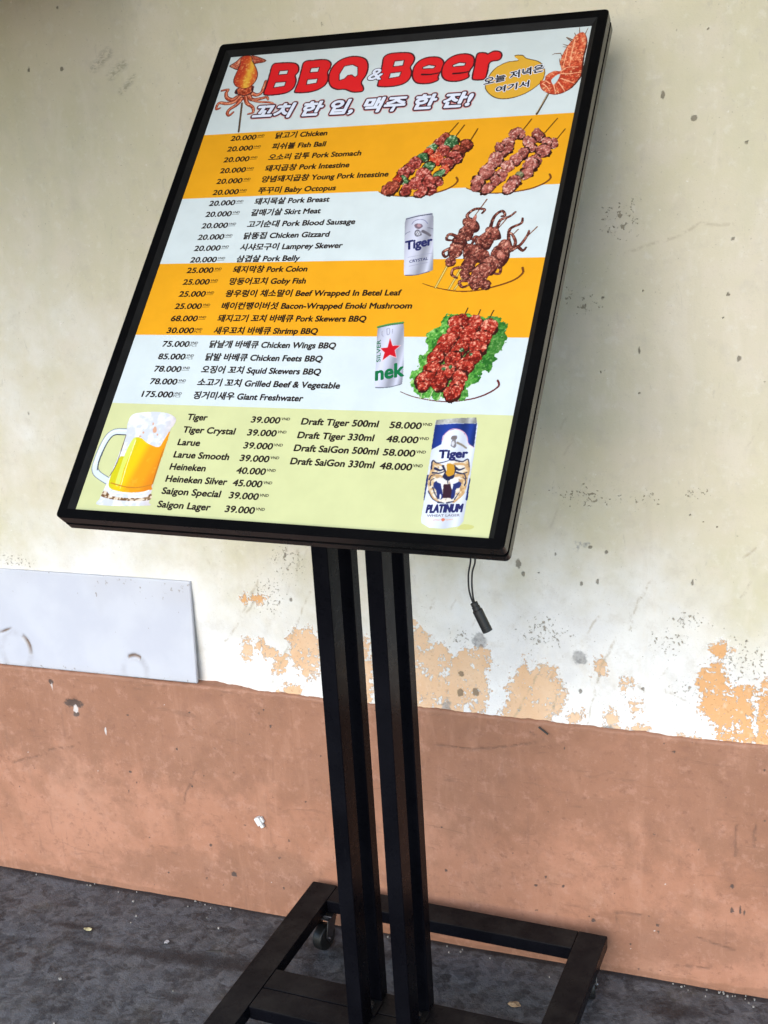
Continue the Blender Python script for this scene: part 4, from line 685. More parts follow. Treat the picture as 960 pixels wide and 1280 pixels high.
('s','flat:90,95,120',0.57,0.57,1,((99.3,377.4),(114.8,377.9),(131.0,382.9))),
('s','flat:110,110,150',0.43,0.43,1,((90.4,459.3),(93.2,464.8),(99.8,466.9),(107.2,465.3),(112.8,459.5))),
('s','flat:90,90,110',0.38,0.38,1,((84.7,443.1),(86.8,445.6),(90.8,447.5))),
('s','flat:90,90,110',0.38,0.38,1,((113.8,452.9),(118.8,452.2),(122.2,450.6))),
('p','flat:125,105,120',1,((106.7,455.7),(104.9,453.0),(102.4,451.2),(98.7,452.2),(95.9,454.6),(94.2,457.9),(96.6,460.2),(100.4,460.1),(104.3,459.0))),
('p','flat:190,150,160',1,((100.2,459.8),(102.1,458.9),(103.4,457.5),(104.1,455.5),(102.7,454.5),(101.0,454.5),(99.2,455.4),(98.3,457.2),(98.8,458.8))),
('p','flat:110,108,122',1,((108.3,441.4),(105.0,439.7),(101.8,438.8),(98.5,441.6),(97.3,445.3),(97.7,448.7),(100.4,450.5),(103.8,448.7),(106.3,445.8))),
('p','flat:215,215,225',1,((99.0,444.6),(99.4,446.7),(100.6,448.2),(102.7,447.7),(104.9,446.2),(105.7,443.2),(104.7,441.0),(102.5,440.4),(100.3,442.2))),
('s','flat:105,100,110',2.24,1.52,1,((108.4,447.5),(114.4,444.3),(120.5,440.1))),
('s','flat:90,90,105',0.47,0.47,0,((100.0,441.7),(101.8,447.7))),
('s','flat:90,90,105',0.47,0.47,0,((102.8,441.1),(104.5,447.1))),
('s','flat:150,150,175',0.22,0.22,0,((96.5,405.7),(114.1,409.3),(129.1,411.9))),
('s','flat:130,130,160',0.23,0.23,0,((101.8,391.7),(117.1,395.4),(126.6,397.2))),
),
'silver_can_picture': (
('p','silver',0,((79.8,296.8),(95.1,301.1),(112.8,304.3),(115.7,296.0),(127.7,240.6),(131.5,214.2),(120.1,210.3),(100.9,206.5),(96.3,208.8),(93.8,218.0),(90.4,239.9),(81.2,286.4))),
('s','flat:85,150,80',1.61,1.61,1,((79.6,297.5),(95.0,301.6),(112.4,304.3))),
('s','flat:50,80,60',0.45,0.45,1,((79.8,296.6),(95.3,300.4),(113.1,303.2))),
('s','flat:110,115,130',0.76,0.51,1,((97.6,208.1),(114.6,209.0),(129.4,213.4))),
('p','flat:235,205,210',0,((99.9,282.3),(106.5,270.3),(117.8,270.6),(111.4,263.1),(116.2,251.3),(105.6,255.2),(96.7,245.8),(97.2,258.7),(89.3,265.9),(99.6,267.1))),
('p','flat:205,25,40',0,((100.3,280.4),(106.2,269.7),(116.3,270.0),(110.6,263.3),(114.9,252.7),(105.4,256.3),(97.4,247.8),(97.9,259.4),(90.9,265.8),(100.0,266.9))),
('s','flat:150,150,170',0.42,0.42,1,((87.1,291.1),(87.8,286.4),(90.2,283.6))),
('s','flat:150,150,170',0.45,0.45,1,((92.4,294.5),(96.0,295.4),(97.8,287.4),(95.1,286.5),(92.8,294.5))),
('s','flat:150,150,170',0.42,0.42,1,((100.5,294.5),(101.5,288.4))),
),
}
PRINT = (
('&',(-36.0,720.1,-15.0,719.4),23.7,'amp',0.15),
('꼬치 한 입, 맥주 한 잔!',(-208.9,661.1,132.5,658.2),27.6,'sub',0.20),
('오늘 저녁은',(143.8,694.5,227.6,713.0),13.7,'hand',0.10),
('여기서',(163.8,679.4,211.1,686.8),11.5,'hand',0.10),
('Tiger',(200.1,113.6,236.2,116.4),10.3,'navyserif',0.00),
('PLATINUM',(199.7,41.5,243.6,45.5),9.7,'navybold',0.10),
('WHEAT LAGER',(202.4,36.2,241.8,39.6),3.0,'greyser',0.00),
('Tiger',(90.3,417.8,126.7,425.4),13.8,'navyserif',0.00),
('CRYSTAL',(100.7,396.8,125.5,401.4),4.3,'navylight',0.00),
('nek',(94.5,218.5,131.1,226.1),12.1,'greenserif',0.00),
('SILVER',(95.1,246.0,87.9,278.4),5.0,'greenlight',0.00),
)
# ------------------------------------------------------------------ the wall with its plinth
def axis(lo, hi, step, far_lo, far_hi):
    core = np.arange(lo, hi + 1e-6, step)
    left = lo - np.geomspace(step * 2, lo - far_lo, 14)[::-1]
    right = hi + np.geomspace(step * 2, far_hi - hi, 14)
    return np.concatenate([left, core, right])

def grid_faces(nx, ny):
    i = np.arange(nx * ny).reshape(ny, nx)
    return np.stack([i[:-1, :-1], i[:-1, 1:], i[1:, 1:], i[1:, :-1]], -1).reshape(-1, 4)

LEDGE = 0.4808
PLINTH = 0.03

def wall_material():
    t = NT('weathered_cream_paint')
    big = t.noise(2.2, 5, 0.6); mid = t.noise(11, 5, 0.6); fine = t.noise(90, 4, 0.6); vfine = t.noise(420, 3, 0.6)
    streak = t.noise(5, 4, 0.6, stretch=(3.0, 1.0, 0.5))
    c = t.mix(t.ramp(big, 0.35, 0.65), (0.575, 0.53, 0.37), (0.64, 0.58, 0.445))
    c = t.mix(t.ramp(mid, 0.42, 0.72, 0, 0.55), c, (0.66, 0.585, 0.49))
    c = t.mix(t.ramp(streak, 0.5, 0.75, 0, 0.35), c, (0.53, 0.50, 0.365))
    # white undercoat low on the wall
    wh = t.math('ADD', t.attr('white'), t.math('MULTIPLY', t.math('SUBTRACT', t.noise(9, 6, 0.62), 0.5), 2.4))
    wmask = t.ramp(wh, -1.0, 0.9)
    c = t.mix(wmask, c, t.mix(t.ramp(mid, 0.35, 0.65), (0.72, 0.71, 0.69), (0.80, 0.79, 0.76)))
    # trowel and roller marks, drips
    tro = t.noise(9, 5, 0.65, stretch=(1.6, 1.0, 0.55), dist=0.5)
    c = t.mix(t.ramp(tro, 0.54, 0.66, 0, 0.30), c, (0.70, 0.64, 0.54))
    drip = t.noise(34, 4, 0.6, stretch=(1.0, 1.0, 0.06))
    c = t.mix(t.ramp(drip, 0.60, 0.76, 0, 0.18), c, (0.46, 0.41, 0.31))
    scuff = t.noise(22, 5, 0.7, stretch=(2.6, 1.0, 0.9), dist=1.2)
    c = t.mix(t.ramp(scuff, 0.62, 0.70, 0, 0.30), c, (0.42, 0.38, 0.31))
    # rubbed, dusty film and fine grain
    c = t.mix(t.ramp(t.noise(26, 6, 0.72), 0.50, 0.70, 0, 0.30), c, (0.50, 0.45, 0.37))
    c = t.mix(t.ramp(t.noise(55, 5, 0.7), 0.54, 0.70, 0, 0.28), c, (0.74, 0.71, 0.64))
    c = t.mix(t.ramp(vfine, 0.58, 0.74, 0, 0.22), c, (0.36, 0.32, 0.25))
    dot = t.ramp(t.noise(210, 2, 0.5), 0.735, 0.77)
    c = t.mix(t.math('MULTIPLY', dot, 0.5), c, (0.25, 0.21, 0.15))
    # worn plaster speckle
    sp = t.attr('speck')
    pit = t.ramp(t.noise(170, 3, 0.65), t.math('SUBTRACT', 0.735, t.math('MULTIPLY', sp, 0.16)), t.math('SUBTRACT', 0.77, t.math('MULTIPLY', sp, 0.15)))
    c = t.mix(t.math('MULTIPLY', pit, 0.75), c, (0.22, 0.18, 0.12))
    # peeled patches showing the peach coat below
    jag = t.math('ADD', t.math('MULTIPLY', t.math('SUBTRACT', t.noise(34, 6, 0.80), 0.5), 4.4), t.math('MULTIPLY', t.math('SUBTRACT', t.noise(160, 4, 0.65), 0.5), 2.6))
    pf = t.math('ADD', t.attr('peel'), jag)
    pmask = t.ramp(pf, -0.03, 0.05)
    rim = t.math('MULTIPLY', t.ramp(pf, -0.45, -0.05), t.math('SUBTRACT', 1.0, pmask))
    c = t.mix(t.math('MULTIPLY', rim, 0.6), c, (0.84, 0.82, 0.80))
    peach = t.mix(t.ramp(mid, 0.35, 0.65), (0.70, 0.45, 0.265), (0.74, 0.52, 0.34))
    peach = t.mix(t.ramp(t.attr('deep'), 0.2, 0.6), peach, (0.68, 0.375, 0.17))
    peach = t.mix(t.ramp(fine, 0.55, 0.75, 0, 0.5), peach, (0.80, 0.62, 0.46))
    c = t.mix(pmask, c, peach)
    # scratches, smears, cement, spots
    sc = t.math('MULTIPLY', t.attr('scratch'), t.ramp(t.noise(70, 4, 0.7), 0.40, 0.58))
    c = t.mix(t.math('MULTIPLY', sc, 0.55), c, (0.36, 0.29, 0.19))
    c = t.mix(t.math('MULTIPLY', t.attr('smear'), t.ramp(t.noise(130, 4, 0.7, stretch=(1, 1, 2.5)), 0.38, 0.62)), c, (0.20, 0.18, 0.12))
    ce = t.ramp(t.math('ADD', t.attr('cement'), t.math('MULTIPLY', t.math('SUBTRACT', t.noise(120, 4), 0.5), 1.4)), 0.3, 0.75)
    c = t.mix(t.math('MULTIPLY', ce, 0.8), c, t.mix(t.ramp(fine, 0.4, 0.6), (0.20, 0.20, 0.20), (0.38, 0.37, 0.36)))
    so = t.ramp(t.math('ADD', t.attr('spot'), t.math('MULTIPLY', t.math('SUBTRACT', t.noise(160, 4), 0.5), 1.3)), 0.25, 0.7)
    c = t.mix(t.math('MULTIPLY', so, 0.72), c, (0.11, 0.09, 0.06))
    h = t.math('ADD', t.math('MULTIPLY', mid, 0.6), t.math('MULTIPLY', fine, 0.22))
    nb = t.bump(h, 0.5, 0.004)
    h2 = t.math('SUBTRACT', t.math('SUBTRACT', t.math('MULTIPLY', vfine, 0.25), t.math('MULTIPLY', pmask, 1.3)), t.math('ADD', t.math('MULTIPLY', pit, 0.6), t.math('MULTIPLY', so, 1.2)))
    nb = t.bump(h2, 0.85, 0.0012, nb)
    return t.done(c, 0.75, nb, spec=0.3)

def build_wall():
    xs = axis(-1.30, 0.70, 0.0026, -7.0, 7.0); zs = axis(0.44, 1.80, 0.0026, 0.0, 3.2)
    zs = zs[zs >= 0.30]
    X, Zg = np.meshgrid(xs, zs)
    white = (0.70 - Zg) / 0.16 + 0.4 * np.sin(X * 7.3 + 1.0)
    white = np.clip(white, -1.6, 1.6)
    # white comes through higher up, faintly, on the left of the sign
    white = np.maximum(white, -0.35 - ((X + 0.85) / 0.35) ** 2 - ((Zg - 1.05) / 0.35) ** 2)
    peel = np.full(X.shape, -1.25); deep = np.zeros(X.shape)
    for k, p in enumerate(PEEL):
        pp = spline(p, True, 3)
        x0, z0 = pp.min(0) - 0.05; x1, z1 = pp.max(0) + 0.05
        w = (X > x0) & (X < x1) & (Zg > z0) & (Zg < z1)
        d = np.clip(sdf(X[w], Zg[w], pp) / 0.018, -1.25, 0.38)
        peel[w] = np.maximum(peel[w], d)
        if k in (15, 16, 18, 5): deep[w] = np.maximum(deep[w], np.clip(d + 0.6, 0, 1))
    def lines(ls, wid):
        f = np.zeros(X.shape)
        for p in ls:
            p = np.array(p); x0, z0 = p.min(0) - 0.02; x1, z1 = p.max(0) + 0.02
            w = (X > x0) & (X < x1) & (Zg > z0) & (Zg < z1)
            wob = (vnoise(X[w], Zg[w], 0.012, 3) - 0.5) * 0.006
            d, fr = seg_dist(X[w] + wob, Zg[w], p, False)
            f[w] = np.maximum(f[w], np.clip(1.25 - d / wid, 0, 1))
        return f
    scratch = lines(SCRATCH, 0.0024)
    crack = [[(0.209, 1.269), (0.251, 1.282), (0.288, 1.291), (0.324, 1.311), (0.342, 1.307), (0.369, 1.307)]]
    scratch = np.maximum(scratch, lines(crack, 0.0022) * 0.8)
    r2 = np.random.default_rng(7)
    extra = []
    for k in range(26):
        x_, z_ = r2.uniform(-0.7, 0.6), r2.uniform(0.52, 1.0); l_ = r2.uniform(0.012, 0.04)
        extra.append([(x_, z_), (x_ + l_ * 0.45, z_ + l_)])
    scratch = np.maximum(scratch, lines(extra, 0.0018) * 0.55)
    def ells(ls, k=1.0):
        f = np.zeros(X.shape)
        for x_, z_, rx, rz in ls:
            w = (abs(X - x_) < rx * 4) & (abs(Zg - z_) < rz * 4)
            f[w] = np.maximum(f[w], np.clip(1.6 - np.hypot((X[w] - x_) / rx, (Zg[w] - z_) / rz) * k, 0, 1))
        return f
    speck = np.maximum(ells(SPECK, 0.9), np.clip((peel + 1.2) / 1.2, 0, 1) * 0.55)
    spot = ells([(x_, z_, a_ * 0.62, b_ * 0.66) for x_, z_, a_, b_ in SPOT]); cement = np.maximum(ells(CEMENT[:4]) * 0.85, ells(CEMENT[4:]) * 0.42)
    for k in range(24):
        x_, z_ = r2.uniform(-1.25, 0.65), r2.uniform(0.6, 1.75); q = r2.uniform(0.0016, 0.0030)
        w = (abs(X - x_) < 0.012) & (abs(Zg - z_) < 0.012)
        spot[w] = np.maximum(spot[w], np.clip(1.3 - np.hypot((X[w] - x_) / q, (Zg[w] - z_) / (q * r2.uniform(1, 2))), 0, r2.uniform(0.35, 0.8)))
    smear = np.zeros(X.shape)
    for a_, b_, wd in SMEAR:
        smear = np.maximum(smear, lines([[a_, b_]], wd) * 0.55)
    relief = (fbm(X, Zg, 0.35, 40, 3) - 0.5) * 0.007 + (fbm(X, Zg, 0.05, 50, 2) - 0.5) * 0.0016
    relief -= np.clip(cement, 0, 1) * 0.004 * (np.hypot(X - 0.133, Zg - 0.597) < 0.03)
    # the plaster swells out to the plinth, except behind the white board
    flare = np.clip((LEDGE + 0.075 - Zg) / 0.075, 0, 1) ** 2 * np.clip((X + 0.57) / 0.10, 0, 1)
    co = np.stack([X, relief - 0.004 - 0.021 * flare, Zg], -1).reshape(-1, 3)
    me = mesh_np('wall', co, grid_faces(len(xs), len(zs)), True)
    for n_, v in (('white', white), ('peel', peel), ('deep', deep), ('scratch', scratch), ('speck', speck), ('spot', spot), ('cement', cement), ('smear', smear)):
        attr(me, n_, v)
    o = link('wall', me, wall_material())
    return tag(o, 'weathered cream plaster wall with peeling peach patches behind the menu stand', 'wall')

def plinth_material():
    t = NT('terracotta_paint')
    big = t.noise(3.0, 5, 0.62); mid = t.noise(13, 5, 0.65); fine = t.noise(75, 5, 0.65); vf = t.noise(380, 3, 0.6)
    c = t.mix(t.ramp(big, 0.35, 0.66), (0.385, 0.180, 0.108), (0.485, 0.238, 0.152))
    c = t.mix(t.ramp(mid, 0.45, 0.70, 0, 0.6), c, (0.30, 0.148, 0.088))
    c = t.mix(t.ramp(t.noise(6, 6, 0.7), 0.52, 0.70, 0, 0.5), c, (0.49, 0.262, 0.175))
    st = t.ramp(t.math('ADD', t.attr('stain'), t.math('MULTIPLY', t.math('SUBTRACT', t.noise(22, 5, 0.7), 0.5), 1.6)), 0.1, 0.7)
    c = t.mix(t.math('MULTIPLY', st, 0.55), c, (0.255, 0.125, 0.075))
    c = t.mix(t.ramp(t.noise(30, 6, 0.75), 0.50, 0.66, 0, 0.45), c, (0.27, 0.13, 0.085))
    c = t.mix(t.ramp(t.noise(48, 5, 0.7), 0.53, 0.68, 0, 0.40), c, (0.50, 0.27, 0.19))
    c = t.mix(t.ramp(fine, 0.58, 0.70, 0, 0.55), c, (0.235, 0.11, 0.07))
    c = t.mix(t.math('MULTIPLY', t.ramp(vf, 0.62, 0.74), 0.22), c, (0.66, 0.42, 0.32))
    rol = t.noise(16, 5, 0.65, stretch=(2.2, 1.0, 0.35), dist=0.4)
    c = t.mix(t.ramp(rol, 0.52, 0.68, 0, 0.25), c, (0.50, 0.265, 0.175))
    scf = t.noise(26, 5, 0.72, stretch=(0.35, 1.0, 1.8), dist=1.0)
    c = t.mix(t.ramp(scf, 0.60, 0.68, 0, 0.38), c, (0.20, 0.105, 0.07))
    c = t.mix(t.ramp(t.noise(44, 5, 0.7, stretch=(1.0, 1.0, 0.12)), 0.60, 0.72, 0, 0.35), c, (0.24, 0.125, 0.085))
    sc = t.math('MULTIPLY', t.attr('scratch'), t.ramp(t.noise(80, 4, 0.7), 0.36, 0.56))
    c = t.mix(t.math('MULTIPLY', sc, 0.65), c, (0.15, 0.08, 0.055))
    so = t.ramp(t.math('ADD', t.attr('spot'), t.math('MULTIPLY', t.math('SUBTRACT', t.noise(160, 4), 0.5), 1.2)), 0.3, 0.75)
    c = t.mix(t.math('MULTIPLY', so, 0.85), c, (0.07, 0.055, 0.05))
    fl = t.ramp(t.math('ADD', t.attr('flake'), t.math('MULTIPLY', t.math('SUBTRACT', t.noise(200, 3), 0.5), 1.0)), 0.4, 0.7)
    c = t.mix(fl, c, (0.62, 0.56, 0.53))
    nb = t.bump(t.math('ADD', mid, t.math('MULTIPLY', fine, 0.35)), 0.4, 0.004)
    nb = t.bump(t.math('SUBTRACT', t.math('MULTIPLY', vf, 0.4), t.math('ADD', so, sc)), 0.5, 0.001, nb)
    return t.done(c, t.ramp(mid, 0.3, 0.7, 0.5, 0.72), nb, spec=0.4)

def build_plinth(wall):
    xs = axis(-1.35, 0.75, 0.0035, -7.0, 7.0)
    zs = np.concatenate([np.arange(-0.01, LEDGE - 0.006, 0.0035), LEDGE - 0.006 + 0.006 * np.array([0.0, 0.4, 0.75, 1.0])])
    X, Zg = np.meshgrid(xs, zs)
    stain = np.zeros(X.shape)
    def blob(x_, z_, rx, rz, s=1.0):
        nonlocal stain
        stain = np.maximum(stain, s * np.clip(1.5 - np.hypot((X - x_) / rx, (Zg - z_) / rz), -1, 1))
    blob(-0.62, 0.055, 0.22, 0.05, 1.0); blob(-0.50, 0.09, 0.12, 0.05, 1.0); blob(-0.36, 0.45, 0.26, 0.035, 1.0); blob(0.25, 0.45, 0.8, 0.045, 0.55); blob(-0.9, 0.36, 0.28, 0.13, 0.6)
    blob(0.05, 0.40, 0.2, 0.06, 0.6); blob(0.24, 0.08, 0.11, 0.05, 0.9); blob(0.36, 0.09, 0.10, 0.04, 0.7); blob(-0.55, 0.44, 0.08, 0.05, 0.7); blob(0.43, 0.30, 0.1, 0.12, .5)
    for x_, z_ in ((-0.785, 0.427), (-0.737, 0.43), (-0.70, 0.425), (-0.665, 0.415), (-0.64, 0.415)): blob(x_, z_, 0.012, 0.028, 0.95)
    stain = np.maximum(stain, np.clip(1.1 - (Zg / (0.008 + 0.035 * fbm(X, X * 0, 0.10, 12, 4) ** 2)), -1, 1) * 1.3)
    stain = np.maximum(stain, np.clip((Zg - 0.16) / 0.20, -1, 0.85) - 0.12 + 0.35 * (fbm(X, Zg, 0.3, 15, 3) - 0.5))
    scratch = np.zeros(X.shape)
    for p in ([(0.193, 0.124), (0.238, 0.126)], [(0.196, 0.124), (0.199, 0.100)], [(0.33, 0.10), (0.40, 0.085)], [(-0.124, 0.415), (-0.06, 0.412), (0.0, 0.425), (0.06, 0.44)], [(0.05, 0.461), (0.075, 0.447)],
              [(0.40, 0.33), (0.395, 0.27)], [(0.43, 0.345), (0.425, 0.29)], [(-0.96, 0.30), (-0.90, 0.315)], [(-1.05, 0.26), (-0.98, 0.285)], [(-0.62, 0.30), (-0.66, 0.22)], [(0.30, 0.035), (0.36, 0.04)]):
        d, _ = seg_dist(X + (vnoise(X, Zg, 0.02, 9) - 0.5) * 0.008, Zg, p, False)
        scratch = np.maximum(scratch, np.clip(1.2 - d / 0.003, 0, 1))
    spot = np.zeros(X.shape); flake = np.zeros(X.shape)
    r2 = np.random.default_rng(21)
    for x_, z_, rx, rz in ((-0.881, 0.412, 0.022, 0.010), (-0.881, 0.388, 0.008, 0.006), (0.394, 0.164, 0.003, 0.006), (0.407, 0.168, 0.002, 0.008), (0.413, 0.163, 0.002, 0.006), (0.393, 0.211, 0.004, 0.004), (0.155, 0.10, 0.004, 0.004), (-0.56, 0.075, 0.007, 0.006), (-0.928, 0.455, 0.006, 0.006)):
        spot = np.maximum(spot, np.clip(1.5 - np.hypot((X - x_) / rx, (Zg - z_) / rz), 0, 1))
    for k in range(130):
        x_, z_, q = r2.uniform(-1.3, 0.7), r2.uniform(0.01, 0.475), r2.uniform(0.0015, 0.004)
        w = (abs(X - x_) < 0.012) & (abs(Zg - z_) < 0.012)
        spot[w] = np.maximum(spot[w], np.clip(1.3 - np.hypot(X[w] - x_, Zg[w] - z_) / q, 0, 0.75))
    for x_, z_, rx, rz in ((-0.881, 0.398, 0.007, 0.010), (-0.815, 0.36, 0.003, 0.011), (-0.928, 0.445, 0.002, 0.016)):
        flake = np.maximum(flake, np.clip(1.4 - np.hypot((X - x_) / rx, (Zg - z_) / rz), 0, 1))
    for k in range(40):
        x_, z_, q = r2.uniform(-1.3, 0.7), r2.uniform(0.02, 0.45), r2.uniform(0.0012, 0.0026)
        w = (abs(X - x_) < 0.012) & (abs(Zg - z_) < 0.012)
        flake[w] = np.maximum(flake[w], np.clip(1.2 - np.hypot(X[w] - x_, Zg[w] - z_) / q, 0, 0.8))
    relief = (fbm(X, Zg, 0.30, 60, 3) - 0.5) * 0.006 + (fbm(X, Zg, 0.04, 70, 2) - 0.5) * 0.0014
    relief -= 0.005 * np.clip(1.5 - np.hypot((X + 0.881) / 0.011, (Zg - 0.402) / 0.02), 0, 1)
    round_ = np.clip((Zg - (LEDGE - 0.006)) / 0.006, 0, 1)
    Yg = -PLINTH - relief + 0.006 * (1 - np.sqrt(np.clip(1 - round_ ** 2, 0, 1)))
    wav = (fbm(X, X * 0, 0.16, 81, 3) - 0.5) * 0.006 + (fbm(X, X * 0, 0.012, 83, 3) - 0.5) * 0.0035
    Zw = Zg + np.where(Zg > LEDGE - 0.02, wav, 0)
    # ledge going back to the wall
    top = np.stack([X[-1], np.full(len(xs), 0.02), Zw[-1] + 0.0005], -1)
    co = np.concatenate([np.stack([X, Yg, Zw], -1).reshape(-1, 3), top])
    nx, nz = len(xs), len(zs)
    me = mesh_np('plinth', co, grid_faces(nx, nz + 1), True)
    for n_, v in (('stain', stain), ('scratch', scratch), ('spot', spot), ('flake', flake)):
        attr(me, n_, np.concatenate([v.ravel(), v[-1] * 0]))
    o = link('plinth', me, plinth_material(), wall)
    o['label'] = 'terracotta painted plinth band along the foot of the wall'
    return o

# ------------------------------------------------------------------ the floor
def floor_material():
    t = NT('worn_dark_concrete')
    big = t.noise(2.6, 6, 0.65); mid = t.noise(12, 6, 0.7, dist=0.6); fine = t.noise(60, 5, 0.7); vf = t.noise(300, 4, 0.7)
    c = t.mix(t.ramp(big, 0.35, 0.65), (0.044, 0.050, 0.056), (0.082, 0.090, 0.100))
    c = t.mix(t.ramp(mid, 0.45, 0.66, 0, 0.75), c, (0.082, 0.090, 0.108))
    c = t.mix(t.ramp(t.noise(25, 5, 0.7), 0.52, 0.68, 0, 0.6), c, (0.028, 0.029, 0.032))
    c = t.mix(t.ramp(t.noise(9, 4, 0.6), 0.54, 0.68, 0, 0.5), c, (0.085, 0.080, 0.060))
    cell = t.ramp(t.math('ADD', t.voro(26, 'DISTANCE_TO_EDGE'), t.math('MULTIPLY', t.noise(40, 4), 0.12)), 0.05, 0.11, 1, 0)
    c = t.mix(t.math('MULTIPLY', cell, t.ramp(t.noise(7, 4), 0.45, 0.65, 0, 0.35)), c, (0.11, 0.115, 0.125))
    c = t.mix(t.ramp(t.noise(34, 6, 0.75, dist=0.8), 0.50, 0.62, 0, 0.7), c, (0.098, 0.103, 0.118))
    c = t.mix(t.ramp(t.noise(52, 5, 0.75), 0.52, 0.66, 0, 0.75), c, (0.022, 0.023, 0.026))
    c = t.mix(t.ramp(fine, 0.57, 0.68, 0, 0.6), c, (0.125, 0.128, 0.138))
    c = t.mix(t.ramp(vf, 0.64, 0.74, 0, 0.6), c, (0.19, 0.185, 0.18))
    wv = t.n.new('ShaderNodeTexNoise'); wv.inputs['Scale'].default_value = 30.0; wv.inputs['Detail'].default_value = 3.0; t.t.links.new(t.pos, wv.inputs['Vector'])
    warp = t.n.new('ShaderNodeVectorMath'); warp.operation = 'MULTIPLY_ADD'; t.t.links.new(wv.outputs['Color'], warp.inputs[0]); warp.inputs[1].default_value = (0.05, 0.05, 0.0); t.t.links.new(t.pos, warp.inputs[2])
    for vs_, am in ((34.0, 0.42), (78.0, 0.30)):
        ch = t.n.new('ShaderNodeTexVoronoi'); ch.inputs['Scale'].default_value = vs_; t.t.links.new(warp.outputs[0], ch.inputs['Vector'])
        bw = t.n.new('ShaderNodeRGBToBW'); t.t.links.new(ch.outputs['Color'], bw.inputs[0])
        c = t.mix(t.ramp(bw.outputs[0], 0.50, 0.78, 0, am), c, (0.145, 0.155, 0.172))
        c = t.mix(t.ramp(bw.outputs[0], 0.48, 0.22, 0, am * 1.2), c, (0.022, 0.024, 0.028))
        c = t.mix(t.math('MULTIPLY', t.ramp(ch.outputs['Distance'], 0.42, 0.75, 0, 0.35), t.ramp(fine, 0.4, 0.6)), c, (0.16, 0.165, 0.17))
    scr = t.noise(40, 5, 0.75, stretch=(0.25, 1.6, 1.0), dist=1.5)
    c = t.mix(t.ramp(scr, 0.60, 0.66, 0, 0.5), c, (0.14, 0.146, 0.152))
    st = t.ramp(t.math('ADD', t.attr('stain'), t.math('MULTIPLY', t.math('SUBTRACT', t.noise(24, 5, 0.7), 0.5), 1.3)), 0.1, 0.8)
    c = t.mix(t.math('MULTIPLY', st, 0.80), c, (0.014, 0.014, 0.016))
    nb = t.bump(t.math('ADD', mid, t.math('MULTIPLY', fine, 0.6)), 0.8, 0.006)
    nb = t.bump(vf, 0.7, 0.002, nb)
    return t.done(c, t.ramp(mid, 0.3, 0.7, 0.5, 0.75), nb, spec=0.45)

def build_floor():
    xs = axis(-1.30, 0.80, 0.008, -60.0, 60.0); ys = axis(-1.0, -0.004, 0.008, -80.0, 3.0)
    X, Yg = np.meshgrid(xs, ys)
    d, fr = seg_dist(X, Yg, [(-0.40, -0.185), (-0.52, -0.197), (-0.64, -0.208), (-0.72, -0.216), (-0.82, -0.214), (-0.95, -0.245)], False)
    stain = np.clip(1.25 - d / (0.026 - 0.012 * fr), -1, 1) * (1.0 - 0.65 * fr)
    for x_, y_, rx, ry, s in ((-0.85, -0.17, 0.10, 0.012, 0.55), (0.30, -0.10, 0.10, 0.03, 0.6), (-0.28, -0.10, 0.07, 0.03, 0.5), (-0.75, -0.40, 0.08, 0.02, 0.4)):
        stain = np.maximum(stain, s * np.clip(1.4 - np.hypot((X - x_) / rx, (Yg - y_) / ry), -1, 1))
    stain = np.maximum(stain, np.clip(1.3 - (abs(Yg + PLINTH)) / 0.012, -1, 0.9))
    relief = (fbm(X, Yg, 0.22, 90, 4) - 0.5) * 0.004 * ((abs(X) < 1.5) & (Yg > -1.2))
    me = mesh_np('floor', np.stack([X, Yg, relief - 0.002], -1).reshape(-1, 3), grid_faces(len(xs), len(ys)), True)
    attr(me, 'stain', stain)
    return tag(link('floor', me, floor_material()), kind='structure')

wall = build_wall()
plinth = build_plinth(wall)
floor = build_floor()

# ------------------------------------------------------------------ the roof over the place and an added shade box (above the picture)
concrete = plain('painted_concrete', (0.42, 0.37, 0.25), 0.8, var=0.08, vscale=5)
bm = bmesh.new(); bm_box(bm, -5.5, 4.2, -1.70, -0.04, 2.60, 2.76, 0.01)
roof = link('porch_roof', bm_mesh('porch_roof', bm), concrete)
tag(roof, 'pale concrete porch roof slab above the wall', 'roof')
bm = bmesh.new(); bm_box(bm, -2.40, -0.56, -1.12, -0.03, 1.758, 2.25, 0.01)  # unseen box, added only to darken the top left of the wall
hs = link('shade_box', bm_mesh('shade_box', bm), plain('shade_box_grey', (0.08, 0.08, 0.07), 0.5))
tag(hs, 'dark box added out of view to shade the upper left of the wall', 'shade box')

